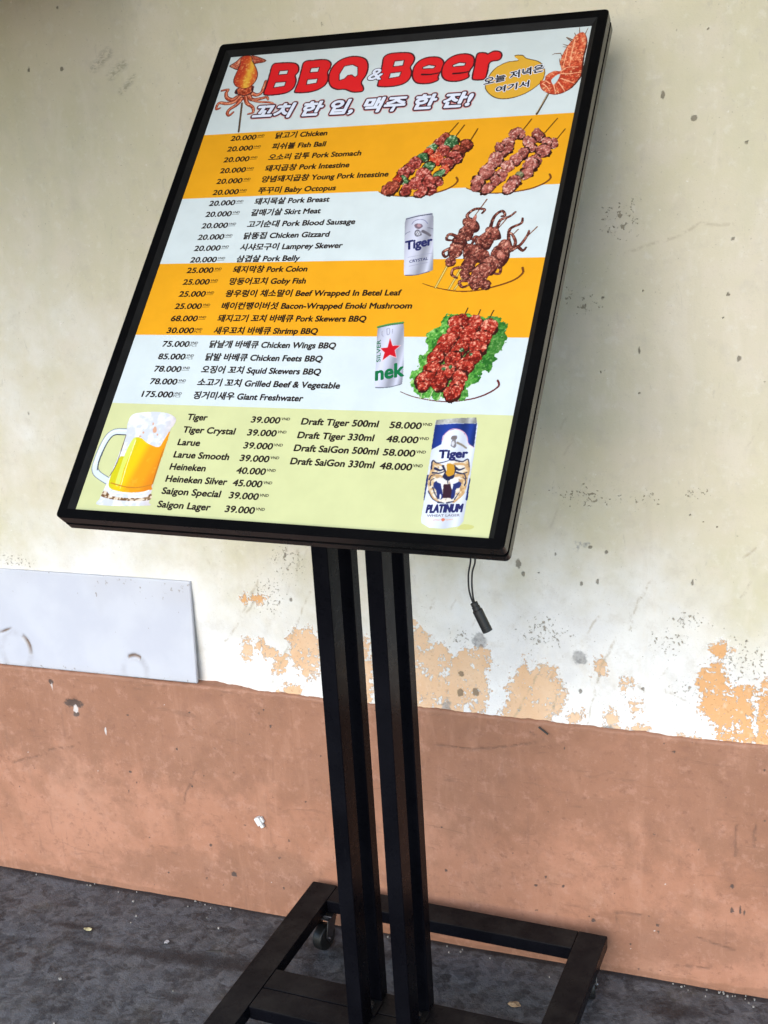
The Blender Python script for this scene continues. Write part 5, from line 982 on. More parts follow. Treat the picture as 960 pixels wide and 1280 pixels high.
# ------------------------------------------------------------------ the white board on the ledge
def build_board():
    t = NT('white_laminate')
    mid = t.noise(10, 4); fine = t.noise(120, 4)
    c = t.mix(t.ramp(mid, 0.35, 0.65), (0.515, 0.53, 0.595), (0.56, 0.575, 0.63))
    c = t.mix(t.math('MULTIPLY', t.attr('ring'), t.ramp(t.noise(60, 4, 0.7), 0.3, 0.6, 0.2, 0.8)), c, (0.42, 0.42, 0.46))
    c = t.mix(t.attr('tear'), c, (0.17, 0.11, 0.075))
    c = t.mix(t.ramp(t.math('ADD', fine, t.math('MULTIPLY', t.attr('dirt'), 0.13)), 0.70, 0.78), c, (0.28, 0.25, 0.24))
    c = t.mix(t.math('MULTIPLY', t.attr('dirt'), 0.25), c, (0.5, 0.48, 0.46))
    mat = t.done(c, 0.35, t.bump(fine, 0.15, 0.0006), spec=0.5)
    w, h, th = 1.15, 0.2005, 0.006
    xs = np.concatenate([np.linspace(-w, -0.5, 12)[:-1], np.linspace(-0.5, 0, 180)]); zs = np.linspace(0, h, 72)
    X, Zg = np.meshgrid(xs, zs)
    ring = np.zeros(X.shape); tear = np.zeros(X.shape); dirt = np.zeros(X.shape)
    for x_, z_, r in ((-0.405, 0.030, 0.034), (-0.133, 0.012, 0.026)):
        d = np.hypot(X - x_, (Zg - z_) * 0.85)
        ring = np.maximum(ring, np.clip(1.3 - abs(d - r) / 0.007, 0, 1) * np.clip((fbm(X, Zg, 0.03, 5, 2)) * 1.6, 0, 1))
    a_ = np.arctan2((Zg - 0.030) * 0.85, X + 0.405); d = np.hypot(X + 0.405, (Zg - 0.030) * 0.85)
    tear = np.clip(1.5 - abs(d - 0.034) / 0.0035, 0, 1) * ((a_ > -0.05) & (a_ < 1.05)) * np.clip(1.2 - abs(a_ - 0.5) / 0.7, 0, 1)
    tear = np.maximum(tear, np.clip(1.5 - np.hypot((X + 0.428) / 0.013, (Zg - 0.072 - (X + 0.428) * 0.4) / 0.0025), 0, 1))
    d = np.hypot(X + 0.133, (Zg - 0.014) * 0.85)
    tear = np.maximum(tear, np.clip(1.4 - abs(d - 0.026) / 0.003, 0, 1) * (Zg > 0.036) * (abs(X + 0.133) < 0.014))
    dirt = np.clip(1.4 - np.hypot((X + 0.02) / 0.06, (Zg - 0.18) / 0.03), 0, 1) * 0.8
    dirt = np.maximum(dirt, np.clip(1.3 - Zg / 0.012, 0, 1) * 0.7)
    dirt = np.maximum(dirt, np.clip(1.2 - np.minimum(-X, h - Zg) / 0.006, 0, 1) * fbm(X, Zg, 0.03, 8, 3) * 1.2)
    dirt = np.maximum(dirt, np.clip(fbm(X, Zg, 0.10, 18, 4) - 0.55, 0, 1) * 2.2)
    Yd = -np.clip(ring - tear, 0, 1) * 0.0006 + tear * 0.003
    n = X.size; nx, nz = len(xs), len(zs)
    front = np.stack([X, Yd, Zg], -1).reshape(-1, 3); back = np.stack([X, np.full(X.shape, th), Zg], -1).reshape(-1, 3)
    f = grid_faces(nx, nz)
    idx = np.arange(n).reshape(nz, nx)
    loop = np.concatenate([idx[0, :], idx[1:, -1], idx[-1, -2::-1], idx[-2:0:-1, 0]])
    nl = np.roll(loop, -1)
    side = np.stack([loop, loop + n, nl + n, nl], -1)
    me = mesh_np('white_board', np.concatenate([front, back]), np.concatenate([f, f[:, ::-1] + n, side]), False)
    for n_, v in (('ring', ring), ('tear', tear), ('dirt', dirt)):
        attr(me, n_, np.concatenate([v.ravel(), v.ravel() * 0]))
    o = link('white_board', me, mat)
    o.location = (-0.598, -0.0275, LEDGE + 0.003)
    o.rotation_euler = (-math.atan2(0.017, 0.2), math.radians(-0.35), 0)
    return tag(o, 'white laminate board leaning on the ledge of the terracotta plinth', 'board')
build_board()
# ------------------------------------------------------------------ the menu stand
PSI = math.radians(-2.2617)
BASE = Vector((-0.0945, -0.37, 0.0))            # middle of the base, in the stand's own frame
RZ = Matrix.Rotation(PSI, 4, 'Z')
stand = bpy.data.objects.new('menu_stand', None)
COL.objects.link(stand)
stand.matrix_world = Matrix.Translation(RZ @ BASE) @ RZ
stand.empty_display_size = 0.2
tag(stand, 'black metal menu stand on casters with a tilted printed food menu panel', 'menu stand')

def black_paint():
    t = NT('black_powder_coat')
    n1 = t.noise(9, 4); n2 = t.noise(500, 3, 0.6); n3 = t.noise(45, 5, 0.7)
    c = t.mix(t.ramp(n1, 0.35, 0.65), (0.003, 0.003, 0.0045), (0.005, 0.005, 0.007))
    c = t.mix(t.ramp(n3, 0.66, 0.76, 0, 0.35), c, (0.014, 0.013, 0.012))
    geo = t.n.new('ShaderNodeNewGeometry'); sx = t.n.new('ShaderNodeSeparateXYZ'); t.t.links.new(geo.outputs['Normal'], sx.inputs[0])
    dust = t.math('MULTIPLY', t.ramp(sx.outputs['Z'], 0.6, 0.95), t.ramp(t.noise(14, 6, 0.7), 0.30, 0.75, 0.10, 0.55))
    c = t.mix(dust, c, (0.040, 0.037, 0.033))
    scr = t.ramp(t.noise(60, 5, 0.75, stretch=(1.0, 1.0, 0.10), dist=0.8), 0.66, 0.72, 0, 0.5)
    c = t.mix(scr, c, (0.022, 0.022, 0.024))
    return t.done(c, t.ramp(n3, 0.3, 0.7, 0.24, 0.36), t.bump(n2, 0.10, 0.0003), spec=0.045)
BLACK = black_paint()
FRAME_BLACK = plain('black_frame_plastic', (0.003, 0.003, 0.0034), 0.42, 0.03)
DARK_RUBBER = plain('black_rubber', (0.010, 0.010, 0.010), 0.45)
STEEL = plain('zinc_steel', (0.16, 0.16, 0.17), 0.38, metal=1.0)

def part(name, bm, mat, parent=None, smooth=False):
    bmesh.ops.translate(bm, vec=-BASE, verts=bm.verts)
    o = link(name, bm_mesh(name, bm, smooth), mat, parent or stand)
    return o

BX0, BX1, BYB, BYF = -0.3792, 0.1903, -0.0606, -0.665
BW, BT, BH = 0.0508, 0.10, 0.0255
def bar(name, x0, x1, y0, y1, z0, z1):
    bm = bmesh.new(); bm_box(bm, x0, x1, y0, y1, z0, z1, 0.0016, 2); return part(name, bm, BLACK)
G = 0.0006
bar('base_rail', BX0, BX0 + BW, BYF, BYB, BT - BH, BT)
bar('base_rail', BX1 - BW, BX1, BYF, BYB, BT - BH, BT)
bar('base_rail', BX0 + BW + G, BX1 - BW - G, BYB - BW, BYB, BT - BH, BT - 0.0004)
bar('base_rail', BX0 + BW + G, BX1 - BW - G, BYF, BYF + BW, BT - BH, BT - 0.0004)
CY = -0.3695
bar('cross_bar', BX0 + BW + G, BX1 - BW - G, CY + 0.0008, CY + BW, BT - BH, BT - 0.0008)
bar('cross_bar', BX0 + BW + G, BX1 - BW - G, CY - BW, CY - 0.0008, BT - BH, BT - 0.0008)

# four upright posts, the front pair a little deeper than the back pair
PW = 0.0252
for x0 in (-0.1468, -0.0641):
    bar('post', x0, x0 + PW, -0.4194, -0.3824, BT, 1.212)
    bar('post', x0 + 0.0022, x0 + 0.0022 + PW * 0.96, -0.3440, -0.3190, BT, 1.315)
# welded foot plates with a bolt each, at the posts' feet
for x0 in (-0.1468, -0.0641):
    bm = bmesh.new(); bm_box(bm, x0 - 0.002, x0 + PW + 0.004, -0.3815, -0.3445, BT - 0.0004, BT + 0.004, 0.0008, 1)
    pl = part('foot_plate', bm, BLACK)
    bm = bmesh.new(); bm_cyl(bm, (x0 + 0.0146, -0.363, BT + 0.004), (x0 + 0.0146, -0.363, BT + 0.0105), 0.0065, n=6)
    part('bolt', bm, STEEL, pl)

# casters
def caster(cx, cy, yaw):
    bm = bmesh.new(); bm_box(bm, cx - 0.019, cx + 0.019, cy - 0.019, cy + 0.019, BT - BH - 0.0035, BT - BH - 0.0003, 0.001, 1)
    bm_cyl(bm, (cx, cy, BT - BH - 0.010), (cx, cy, BT - BH - 0.0036), 0.013, n=20)
    c = part('caster', bm, STEEL)
    d = Vector((math.cos(yaw), math.sin(yaw), 0)); s = Vector((-d.y, d.x, 0))
    hub = Vector((cx, cy, 0)) + d * 0.014; hub.z = 0.0255
    bm = bmesh.new()
    for k in (-1, 1):
        o_ = hub + s * (0.0125 * k)
        v = [Vector((cx, cy, 0.064)) + s * 0.0125 * k - d * 0.013, Vector((cx, cy, 0.064)) + s * 0.0125 * k + d * 0.016, o_ + d * 0.009 + Vector((0, 0, 0.004)), o_ + d * 0.002 - Vector((0, 0, 0.008)), o_ - d * 0.008 + Vector((0, 0, 0.001))]
        a_ = [bm.verts.new(p) for p in v]; b_ = [bm.verts.new(p + s * 0.002 * k) for p in v]
        bm.faces.new(a_); bm.faces.new(b_)
        for i in range(5): bm.faces.new((a_[i], a_[(i + 1) % 5], b_[(i + 1) % 5], b_[i]))
    bt = [Vector((cx, cy, 0.0648)) + s * (0.0145 * p) + d * q for p, q in ((-1, -0.013), (1, -0.013), (1, 0.016), (-1, 0.016))]
    a_ = [bm.verts.new(p) for p in bt]; b_ = [bm.verts.new(p - Vector((0, 0, 0.002))) for p in bt]
    bm.faces.new(a_); bm.faces.new(b_)
    for i in range(4): bm.faces.new((a_[i], a_[(i + 1) % 4], b_[(i + 1) % 4], b_[i]))
    bm_cyl(bm, hub - s * 0.017, hub + s * 0.017, 0.0035, n=10)
    part('fork', bm, STEEL, c)
    bm = bmesh.new(); bm_cyl(bm, hub - s * 0.010, hub + s * 0.010, 0.0250, n=32, bev=0.003)
    part('wheel', bm, DARK_RUBBER, c, True)
for cx, cy, yw in ((BX0 + 0.046, BYB - 0.044, -1.75), (BX1 - 0.030, BYB - 0.030, -1.2), (BX0 + 0.030, BYF + 0.030, -2.4), (BX1 - 0.030, BYF + 0.030, -1.9)):
    caster(cx, cy, yw)

# ------------------------------------------------------------------ the light box panel: own frame (x right, y up the panel, z out of it), metres
TILT = 0.7510
def panel_matrix():
    u = Vector((1, 0, 0)); v = Vector((0, math.sin(TILT), math.cos(TILT))); n = u.cross(v)
    o_ = Vector((-0.0925, -0.6517, 1.0162)) - BASE
    m = Matrix.Identity(4)
    for i, c in enumerate((u, v, n)):
        for j in range(3): m[j][i] = c[j]
    m.translation = o_
    return m
PM = panel_matrix()

def rr_ring(x0, x1, y0, y1, r, n=5):
    pts = []
    for cx, cy, a0 in ((x1 - r, y0 + r, -90), (x1 - r, y1 - r, 0), (x0 + r, y1 - r, 90), (x0 + r, y0 + r, 180)):
        for k in range(n + 1):
            a_ = math.radians(a0 + 90 * k / n); pts.append((cx + r * math.cos(a_), cy + r * math.sin(a_)))
    return pts

WX0, WX1, WY0, WY1 = -0.303, 0.303, 0.0, 0.8125
PX0, PX1, PY0, PY1 = -0.2795, 0.2815, 0.0140, 0.7880       # visible print
prof = [(0.012, -0.0347), (0.0012, -0.0347), (0.0, -0.0335), (0.0, -0.0225), (0.0028, -0.0220), (0.0028, -0.0170), (0.0, -0.0165), (0.0, -0.0016), (0.0016, 0.0), (0.0125, 0.0), (0.0140, -0.0006), (0.0215, -0.0052), (0.0215, -0.0085)]
bm = bmesh.new(); rings = []
for ins, z in prof:
    k = min(1.0, ins / 0.0215)
    if ins <= 0.0126: x0, x1, y0, y1 = WX0 + ins, WX1 - ins, WY0 + ins, WY1 - ins
    else:
        q = (ins - 0.0125) / 0.009
        x0, x1 = (WX0 + 0.0125) * (1 - q) + PX0 * q, (WX1 - 0.0125) * (1 - q) + PX1 * q
        y0, y1 = (WY0 + 0.0125) * (1 - q) + PY0 * q, (WY1 - 0.0125) * (1 - q) + PY1 * q
    r = max(0.0005, 0.0065 - ins * 0.45) if ins < 0.0215 else 0.0005
    rings.append([bm.verts.new((x, y, z)) for x, y in rr_ring(x0, x1, y0, y1, r)])
for a_, b_ in zip(rings, rings[1:]):
    m_ = len(a_)
    for i in range(m_): bm.faces.new((a_[i], a_[(i + 1) % m_], b_[(i + 1) % m_], b_[i]))
frame = link('light_box_frame', bm_mesh('light_box_frame', bm), FRAME_BLACK, stand)
frame.data.materials.append(plain('satin_side', (0.012, 0.012, 0.012), 0.30, 0.35))
frame.data.materials.append(plain('satin_bevel', (0.010, 0.010, 0.010), 0.4, 0.1))
for p in frame.data.polygons:
    k = p.index // len(rings[0])
    if k in (2, 6): p.material_index = 1
    elif k in (10,): p.material_index = 2
frame.matrix_local = PM
bm = bmesh.new(); bm_box(bm, WX0 + 0.012, WX1 - 0.012, WY0 + 0.012, WY1 - 0.012, -0.0340, -0.0130, 0)
back = link('back_panel', bm_mesh('back_panel', bm), BLACK, stand); back.matrix_local = PM
# brackets that carry the box on the posts
for x0 in (-0.1468, -0.0641):
    bm = bmesh.new()
    yA, yB = -0.415, -0.323
    zf = lambda y: 1.0162 + (y + 0.6517) / math.tan(TILT) - 0.0352 / math.sin(TILT)
    pts = [(yA, zf(yA)), (yB, zf(yB)), (yB, zf(yB) - 0.07), (yA, zf(yA) - 0.02)]
    a_ = [bm.verts.new((x0 - 0.0035, y, z)) for y, z in pts]; b_ = [bm.verts.new((x0 - 0.0005, y, z)) for y, z in pts]
    bm.faces.new(a_); bm.faces.new(b_)
    for i in range(4): bm.faces.new((a_[i], a_[(i + 1) % 4], b_[(i + 1) % 4], b_[i]))
    part('bracket', bm, BLACK)

# the cable hanging from the panel's lower edge
def sp3(pts, n=6): return [tuple(v) for v in spline(np.array(pts), False, n)]
bm = bmesh.new()
bm_tube(bm, sp3([(0.1650, -0.632, 1.000), (0.1634, -0.63, 0.9896), (0.1604, -0.63, 0.9747), (0.1602, -0.63, 0.9579), (0.1622, -0.63, 0.9471), (0.1652, -0.63, 0.9390)]), 0.0011)
bm_tube(bm, sp3([(0.1700, -0.632, 1.000), (0.1692, -0.631, 0.9901), (0.1656, -0.631, 0.978), (0.1645, -0.631, 0.9632), (0.1652, -0.631, 0.9484), (0.1668, -0.63, 0.9390)]), 0.0011)
cable = part('cable', bm, DARK_RUBBER, None, True)
bm = bmesh.new()
A, Bv = Vector((0.1655, -0.63, 0.9400)), Vector((0.1812, -0.63, 0.9058)); D = Bv - A
for f0, f1, r in ((0.0, 0.10, 0.0036), (0.09, 0.14, 0.0030), (0.13, 0.23, 0.0040), (0.22, 0.27, 0.0034), (0.26, 0.82, 0.0050), (0.81, 0.86, 0.0045), (0.85, 1.0, 0.0050)):
    bm_cyl(bm, A + D * f0, A + D * f1, r * 1.22, n=18)
part('connector', bm, DARK_RUBBER, cable)

# ------------------------------------------------------------------ the printed poster
RES = 0.5          # mm per cell of printed picture
PZ = -5.6           # mm, depth of the print below the frame's front
def gloss(t, c): return t.done(c, 0.30, None, spec=0.3, coat=0.35, coat_r=t.ramp(t.noise(18, 5, 0.7), 0.35, 0.7, 0.03, 0.16))
INKS = {}
def ink(name, r, g, b):
    if name not in INKS:
        t = NT('ink_' + name); n_ = t.noise(25, 3)
        base = rgb(r, g, b)[:3]
        INKS[name] = gloss(t, t.mix(t.ramp(n_, 0.3, 0.7), tuple(v * 0.97 for v in base), tuple(min(1, v * 1.03) for v in base)))
    return INKS[name]
t = NT('printed_picture'); PRINTMAT = gloss(t, t.attr('print', True))

poster = None
bands = [(PY1 * 1000 + 3, 635.3, 'paper'), (635.3, 517.2, 'amber'), (517.2, 402.3, 'paper'), (402.3, 283.4, 'amber'), (283.4, 174.7, 'paper'), (174.7, PY0 * 1000 - 3, 'lime')]
bm = bmesh.new()
for k, (y1, y0, nm) in enumerate(bands):
    f = bm.faces.new([bm.verts.new((x / 1000, y / 1000, PZ / 1000)) for x, y in ((PX0 * 1000 - 3, y0), (PX1 * 1000 + 3, y0), (PX1 * 1000 + 3, y1), (PX0 * 1000 - 3, y1))])
    f.material_index = {'paper': 0, 'amber': 1, 'lime': 2}[nm]
bmesh.ops.remove_doubles(bm, verts=bm.verts, dist=1e-6)
poster = link('poster', bm_mesh('poster', bm), None, stand); poster.matrix_local = PM
for m_ in (ink('paper', 199, 209, 211), ink('amber', 220, 155, 30), ink('lime', 196, 199, 148)): poster.data.materials.append(m_)
poster['label'] = 'printed food and beer menu in white, amber and lime bands'

# ---- painter: styles give sRGB 0..1
def col(*c): return np.array(c, float) / 255.0
def mixc(a_, b_, f): return a_ * (1 - f[..., None]) + b_ * f[..., None]
def step(v, lo, hi):
    t_ = np.clip((v - lo) / (hi - lo), 0, 1); return t_ * t_ * (3 - 2 * t_)
MEAT = {'meat': ((108, 34, 32), (178, 72, 62), (236, 156, 142)), 'meat2': ((134, 62, 56), (190, 110, 98), (240, 186, 172)), 'meatd': ((96, 34, 26), (156, 66, 48), (204, 120, 98)), 'bbq': ((116, 24, 18), (184, 54, 40), (244, 160, 134)),
        'octo': ((84, 36, 32), (146, 74, 62), (222, 156, 134)), 'octol': ((140, 70, 60), (190, 110, 95), (225, 160, 140)),
        'green': ((40, 86, 48), (98, 140, 92), (190, 208, 170)), 'green2': ((90, 90, 60), (140, 140, 100), (190, 190, 160)), 'pepper': ((150, 30, 20), (208, 70, 46), (240, 150, 120)), 'dark': ((50, 20, 16), (64, 28, 22), (90, 40, 34)),
        'squid': ((170, 60, 36), (214, 96, 60), (246, 170, 130)), 'fin': ((170, 66, 50), (216, 110, 82), (238, 160, 130)), 'shrimp': ((190, 64, 40), (232, 108, 72), (252, 178, 136))}
def paint_style(st, X, Y, sd, seed):
    if st.startswith('flat:'):
        return np.broadcast_to(col(*map(float, st[5:].split(','))), X.shape + (3,)).copy()
    cx, cy = X[sd > 0].mean() if (sd > 0).any() else 0, Y[sd > 0].mean() if (sd > 0).any() else 0
    x0, x1 = (X[sd > 0].min(), X[sd > 0].max()) if (sd > 0).any() else (0, 1)
    fx = (X - x0) / max(x1 - x0, 1e-6)
    n1, n2, n3 = fbm(X, Y, 7, seed, 3), fbm(X, Y, 2.6, seed + 5, 3), vnoise(X, Y, 1.1, seed + 9)
    if st in MEAT:
        d, m_, h = (col(*c) for c in MEAT[st])
        # lit from the upper left inside the artwork, as printed food photographs are
        lit = np.clip(0.5 + ((Y - cy) - 0.5 * (X - cx)) / 22, 0, 1)
        tone = (np.random.default_rng(seed).random() - 0.5) * 0.16
        rid = 1 - abs(2 * fbm(X + 3 * n1, Y - 2 * n2, 4.5, seed + 2, 3) - 1) * 2.2        # folds and fibres
        v = 0.62 * n2 + 0.26 * n1 + 0.16 * lit + tone - 0.16 * np.clip(rid, 0, 1)
        c = mixc(d, m_, step(v, 0.26, 0.50)); c = mixc(c, h, step(v, 0.50, 0.72) * 0.85)
        c = mixc(c, d * 0.6, step(rid, 0.76, 0.99) * 0.55)
        c = mixc(c, d * 0.7, (1 - step(sd, 0.0, 1.4)) * 0.45)
        return mixc(c, np.minimum(h * 1.25, 1), step(n3 * 0.65 + n2 * 0.35, 0.66, 0.76) * (st != 'dark') * 0.85)
    if st == 'squidbody':
        c = mixc(col(196, 62, 40), col(226, 112, 50), step(fx + (n1 - 0.5) * 0.5, 0.15, 0.45)); c = mixc(c, col(244, 186, 66), step(1 - abs(fx - 0.62) * 3.4 + (n2 - 0.5) * 0.7, 0.2, 0.9))
        c = mixc(c, col(210, 84, 52), step(fx, 0.8, 1.0)); return mixc(c, col(250, 220, 130), step(n2, 0.62, 0.75) * 0.5)
    if st == 'lettuce':
        v = 0.6 * n2 + 0.4 * n1
        c = mixc(col(38, 104, 36), col(92, 168, 66), step(v, 0.3, 0.55)); c = mixc(c, col(176, 218, 132), step(v, 0.55, 0.72)); c = mixc(c, col(28, 78, 30), step(fx + (n1 - .5) * .6, 0.55, 1.0) * 0.45)
        return mixc(c, col(226, 240, 190), step(n3, 0.84, 0.95) * 0.7)
    if st == 'fur':
        c = mixc(col(236, 228, 214), col(214, 176, 122), step(abs(fx - 0.5) * 2 + (n2 - 0.5) * 0.9, 0.45, 0.95)); return mixc(c, col(150, 110, 76), step(n2, 0.60, 0.72) * 0.5)
    if st == 'foam':
        c = mixc(col(216, 220, 228), col(242, 243, 246), step(n1, 0.35, 0.65)); return mixc(c, col(214, 196, 196), step(fx, 0.72, 1.0) * 0.6)
    if st == 'beer':
        sh = fx + (Y - cy) * -0.0035
        c = mixc(col(214, 205, 36), col(246, 206, 24), step(sh, 0.12, 0.38)); c = mixc(c, col(244, 162, 30), step(sh, 0.38, 0.62)); c = mixc(c, col(228, 136, 30), step(sh, 0.75, 1.0))
        return mixc(c, col(250, 214, 90), step(n1, 0.6, 0.8) * 0.25)
    if st == 'beads':
        return mixc(col(120, 84, 52), col(232, 214, 190), step(vnoise(X, Y, 2.2, seed), 0.35, 0.65))
    if st in ('silver', 'canw', 'blue', 'metal'):
        base = {'silver': col(206, 208, 226), 'canw': col(222, 228, 240), 'blue': col(36, 62, 146), 'metal': col(182, 182, 178)}[st]
        k = 0.90 + 0.16 * np.exp(-((fx - 0.34) / 0.16) ** 2) - 0.16 * np.exp(-((fx - 0.66) / 0.09) ** 2) - 0.22 * step(fx, 0.86, 1.0) - 0.16 * (1 - step(fx, 0.0, 0.12)) + 0.12 * np.exp(-((fx - 0.84) / 0.05) ** 2)
        if st == 'canw': k = 1 + (k - 0.94) * 0.45
        c = base * k[..., None]
        if st == 'metal': c = c * (0.85 + 0.3 * n2)[..., None]
        return np.clip(c, 0, 1)
    return np.broadcast_to(col(255, 0, 255), X.shape + (3,)).copy()

def paint(name, ops, layer):
    pts = np.array([p for op in ops for p in (op[3] if op[0] in 'pl' else op[5])], float)
    x0, y0 = pts.min(0) - 4; x1, y1 = pts.max(0) + 4
    x0, x1 = max(x0, PX0 * 1000 - 2), min(x1, PX1 * 1000 + 2); y1 = min(y1, PY1 * 1000 + 2)
    nx, ny = int((x1 - x0) / RES), int((y1 - y0) / RES)
    X, Y = np.meshgrid(x0 + (np.arange(nx) + 0.5) * RES, y0 + (np.arange(ny) + 0.5) * RES)
    C = np.zeros((ny, nx, 3)); A_ = np.zeros((ny, nx), bool)
    for k, op in enumerate(ops):
        if op[0] in 'pl':
            pp = np.array(op[3], float)
            if op[2]: pp = spline(pp, True, 5)
            lo, hi = pp.min(0) - 4, pp.max(0) + 4
        else:
            pp = np.array(op[5], float)
            if op[4]: pp = spline(pp, False, 6)
            wv = max(op[2], op[3]) + 2; lo, hi = pp.min(0) - wv, pp.max(0) + wv
        ix0, ix1 = max(0, int((lo[0] - x0) / RES)), min(nx, int((hi[0] - x0) / RES) + 2)
        iy0, iy1 = max(0, int((lo[1] - y0) / RES)), min(ny, int((hi[1] - y0) / RES) + 2)
        if ix1 <= ix0 or iy1 <= iy0: continue
        sl = (slice(iy0, iy1), slice(ix0, ix1)); x_, y_ = X[sl], Y[sl]
        if op[0] == 'p':
            sd = sdf(x_, y_, pp)
            if op[1] in MEAT and op[1] not in ('squid', 'fin', 'shrimp'): sd = sd + (fbm(x_, y_, 4.0, 77 + k % 9, 3) - 0.42) * 4.2
            if op[2] == 2: sd = sd + (fbm(x_, y_, 6, 33, 3) - 0.5) * 11
        elif op[0] == 'l':
            sd = sdf(x_, y_, pp); sh_ = np.full(x_.shape, -99.0)
            for h in op[4]:
                h = np.array(h); h = h.mean(0) + (h - h.mean(0)) * 1.22
                sh_ = np.maximum(sh_, sdf(x_, y_, h))
            m_ = (sd > -2.0) & (sh_ < 0.4); C[sl][m_] = col(70, 24, 34); A_[sl][m_] = True
            m_ = (sd > 0.2) & (sh_ < -1.0); C[sl][m_] = col(230, 36, 42); A_[sl][m_] = True
            continue
        else:
            d, fr = seg_dist(x_, y_, pp, False); sd = op[2] + (op[3] - op[2]) * fr - d
        m_ = sd > 0
        if not m_.any(): continue
        c = paint_style(op[1], x_, y_, sd, 100 + k * 3 % 90)
        C[sl][m_] = c[m_]; A_[sl][m_] = True
    # cells -> faces, a vertex grid with its colours
    vid = np.arange((nx + 1) * (ny + 1)).reshape(ny + 1, nx + 1)
    quads = np.stack([vid[:-1, :-1], vid[:-1, 1:], vid[1:, 1:], vid[1:, :-1]], -1)[A_]
    used, inv = np.unique(quads, return_inverse=True); quads = inv.reshape(-1, 4)
    gy, gx = used // (nx + 1), used % (nx + 1)
    cs = np.zeros((ny + 1, nx + 1, 3)); cw = np.zeros((ny + 1, nx + 1))
    for dy in (0, 1):
        for dx in (0, 1):
            cs[dy:ny + dy, dx:nx + dx] += C * A_[..., None]; cw[dy:ny + dy, dx:nx + dx] += A_
    cv = (cs / np.maximum(cw, 1)[..., None])[gy, gx]
    co = np.stack([(x0 + gx * RES) / 1000, (y0 + gy * RES) / 1000, np.full(len(gx), (PZ + 0.10 + 0.12 * layer) / 1000)], -1)
    me = mesh_np(name, co, quads)
    at = me.attributes.new('print', 'FLOAT_COLOR', 'POINT')
    at.data.foreach_set('color', np.concatenate([lin(cv) * 0.82, np.ones((len(cv), 1))], 1).astype(np.float32).ravel())
    return link(name, me, PRINTMAT, poster)

LAYER = {'title_lettering': 2, 'speech_bubble': 1, 'squid_picture': 1, 'shrimp_picture': 2}
for nm, ops in ART.items():
    paint(nm, ops, LAYER.get(nm, 1))

# ---- lettering
GLYPH = {}
def glyphs(s, resu=4):
    if s not in GLYPH:
        c = bpy.data.curves.new('lettering', 'FONT'); c.body = s; c.resolution_u = resu; c.fill_mode = 'FRONT'
        o_ = bpy.data.objects.new('lettering', c); COL.objects.link(o_)
        bpy.context.view_layer.update()
        me = o_.evaluated_get(bpy.context.evaluated_depsgraph_get()).to_mesh()
        v = np.zeros(len(me.vertices) * 3, np.float32); me.vertices.foreach_get('co', v)
        me.calc_loop_triangles()
        t_ = np.zeros(len(me.loop_triangles) * 3, np.int32); me.loop_triangles.foreach_get('vertices', t_)
        GLYPH[s] = (v.reshape(-1, 3)[:, :2].astype(float), t_.reshape(-1, 3))
        bpy.data.objects.remove(o_, do_unlink=True); bpy.data.curves.remove(c)
    return GLYPH[s]
CAP = glyphs('H')[0][:, 1].max()

def place(s, x0, y0, x1, y1, cap, shear=0.0, korean=False):
    v, t_ = glyphs(s)
    w = math.hypot(x1 - x0, y1 - y0)
    ux, uy = (x1 - x0) / w, (y1 - y0) / w
    sy = cap / (0.80 if korean else CAP)
    lo, hi = v[:, 0].min(), v[:, 0].max()
    px = (v[:, 0] - lo) * (w / (hi - lo)); py = v[:, 1] * sy
    px = px + py * shear
    return np.stack([x0 + px * ux - py * uy, y0 + px * uy + py * ux], -1), t_

def pack(name, items, mats, z):
    """items: (verts2d, tris, mat index, boldness mm, z offset mm)"""
    V, T, M = [], [], []; n0 = 0
    for v, t_, mi, bold, dz in items:
        offs = [(0, 0)]
        if bold > 0:
            k = 6 if bold < 0.8 else 14
            offs = [(bold * math.cos(2 * math.pi * i / k), bold * math.sin(2 * math.pi * i / k)) for i in range(k)] + [(0, 0)]
            if bold > 1.6: offs += [(bold * 0.5 * math.cos(2 * math.pi * i / 6), bold * 0.5 * math.sin(2 * math.pi * i / 6)) for i in range(6)]
        for q, (dx, dy) in enumerate(offs):
            V.append(np.stack([(v[:, 0] + dx) / 1000, (v[:, 1] + dy) / 1000, np.full(len(v), (z + dz + q * 0.006) / 1000)], -1))
            T.append(t_ + n0); M.append(np.full(len(t_), mi, np.int32)); n0 += len(v)
    me = mesh_np(name, np.concatenate(V), np.concatenate(T))
    for m_ in mats: me.materials.append(m_)
    me.polygons.foreach_set('material_index', np.concatenate(M))
    o_ = link(name, me, None, poster)
    return o_
INK = ink('black', 34, 24, 22); NAVY = ink('navy', 36, 40, 92); WHITE = ink('white', 214, 220, 236); REDHALO = ink('halo', 205, 120, 116); GREENI = ink('bottle_green', 16, 104, 62); GREYI = ink('grey', 120, 118, 132); SUBDARK = ink('aubergine', 48, 26, 46)
ZT = PZ + 0.10

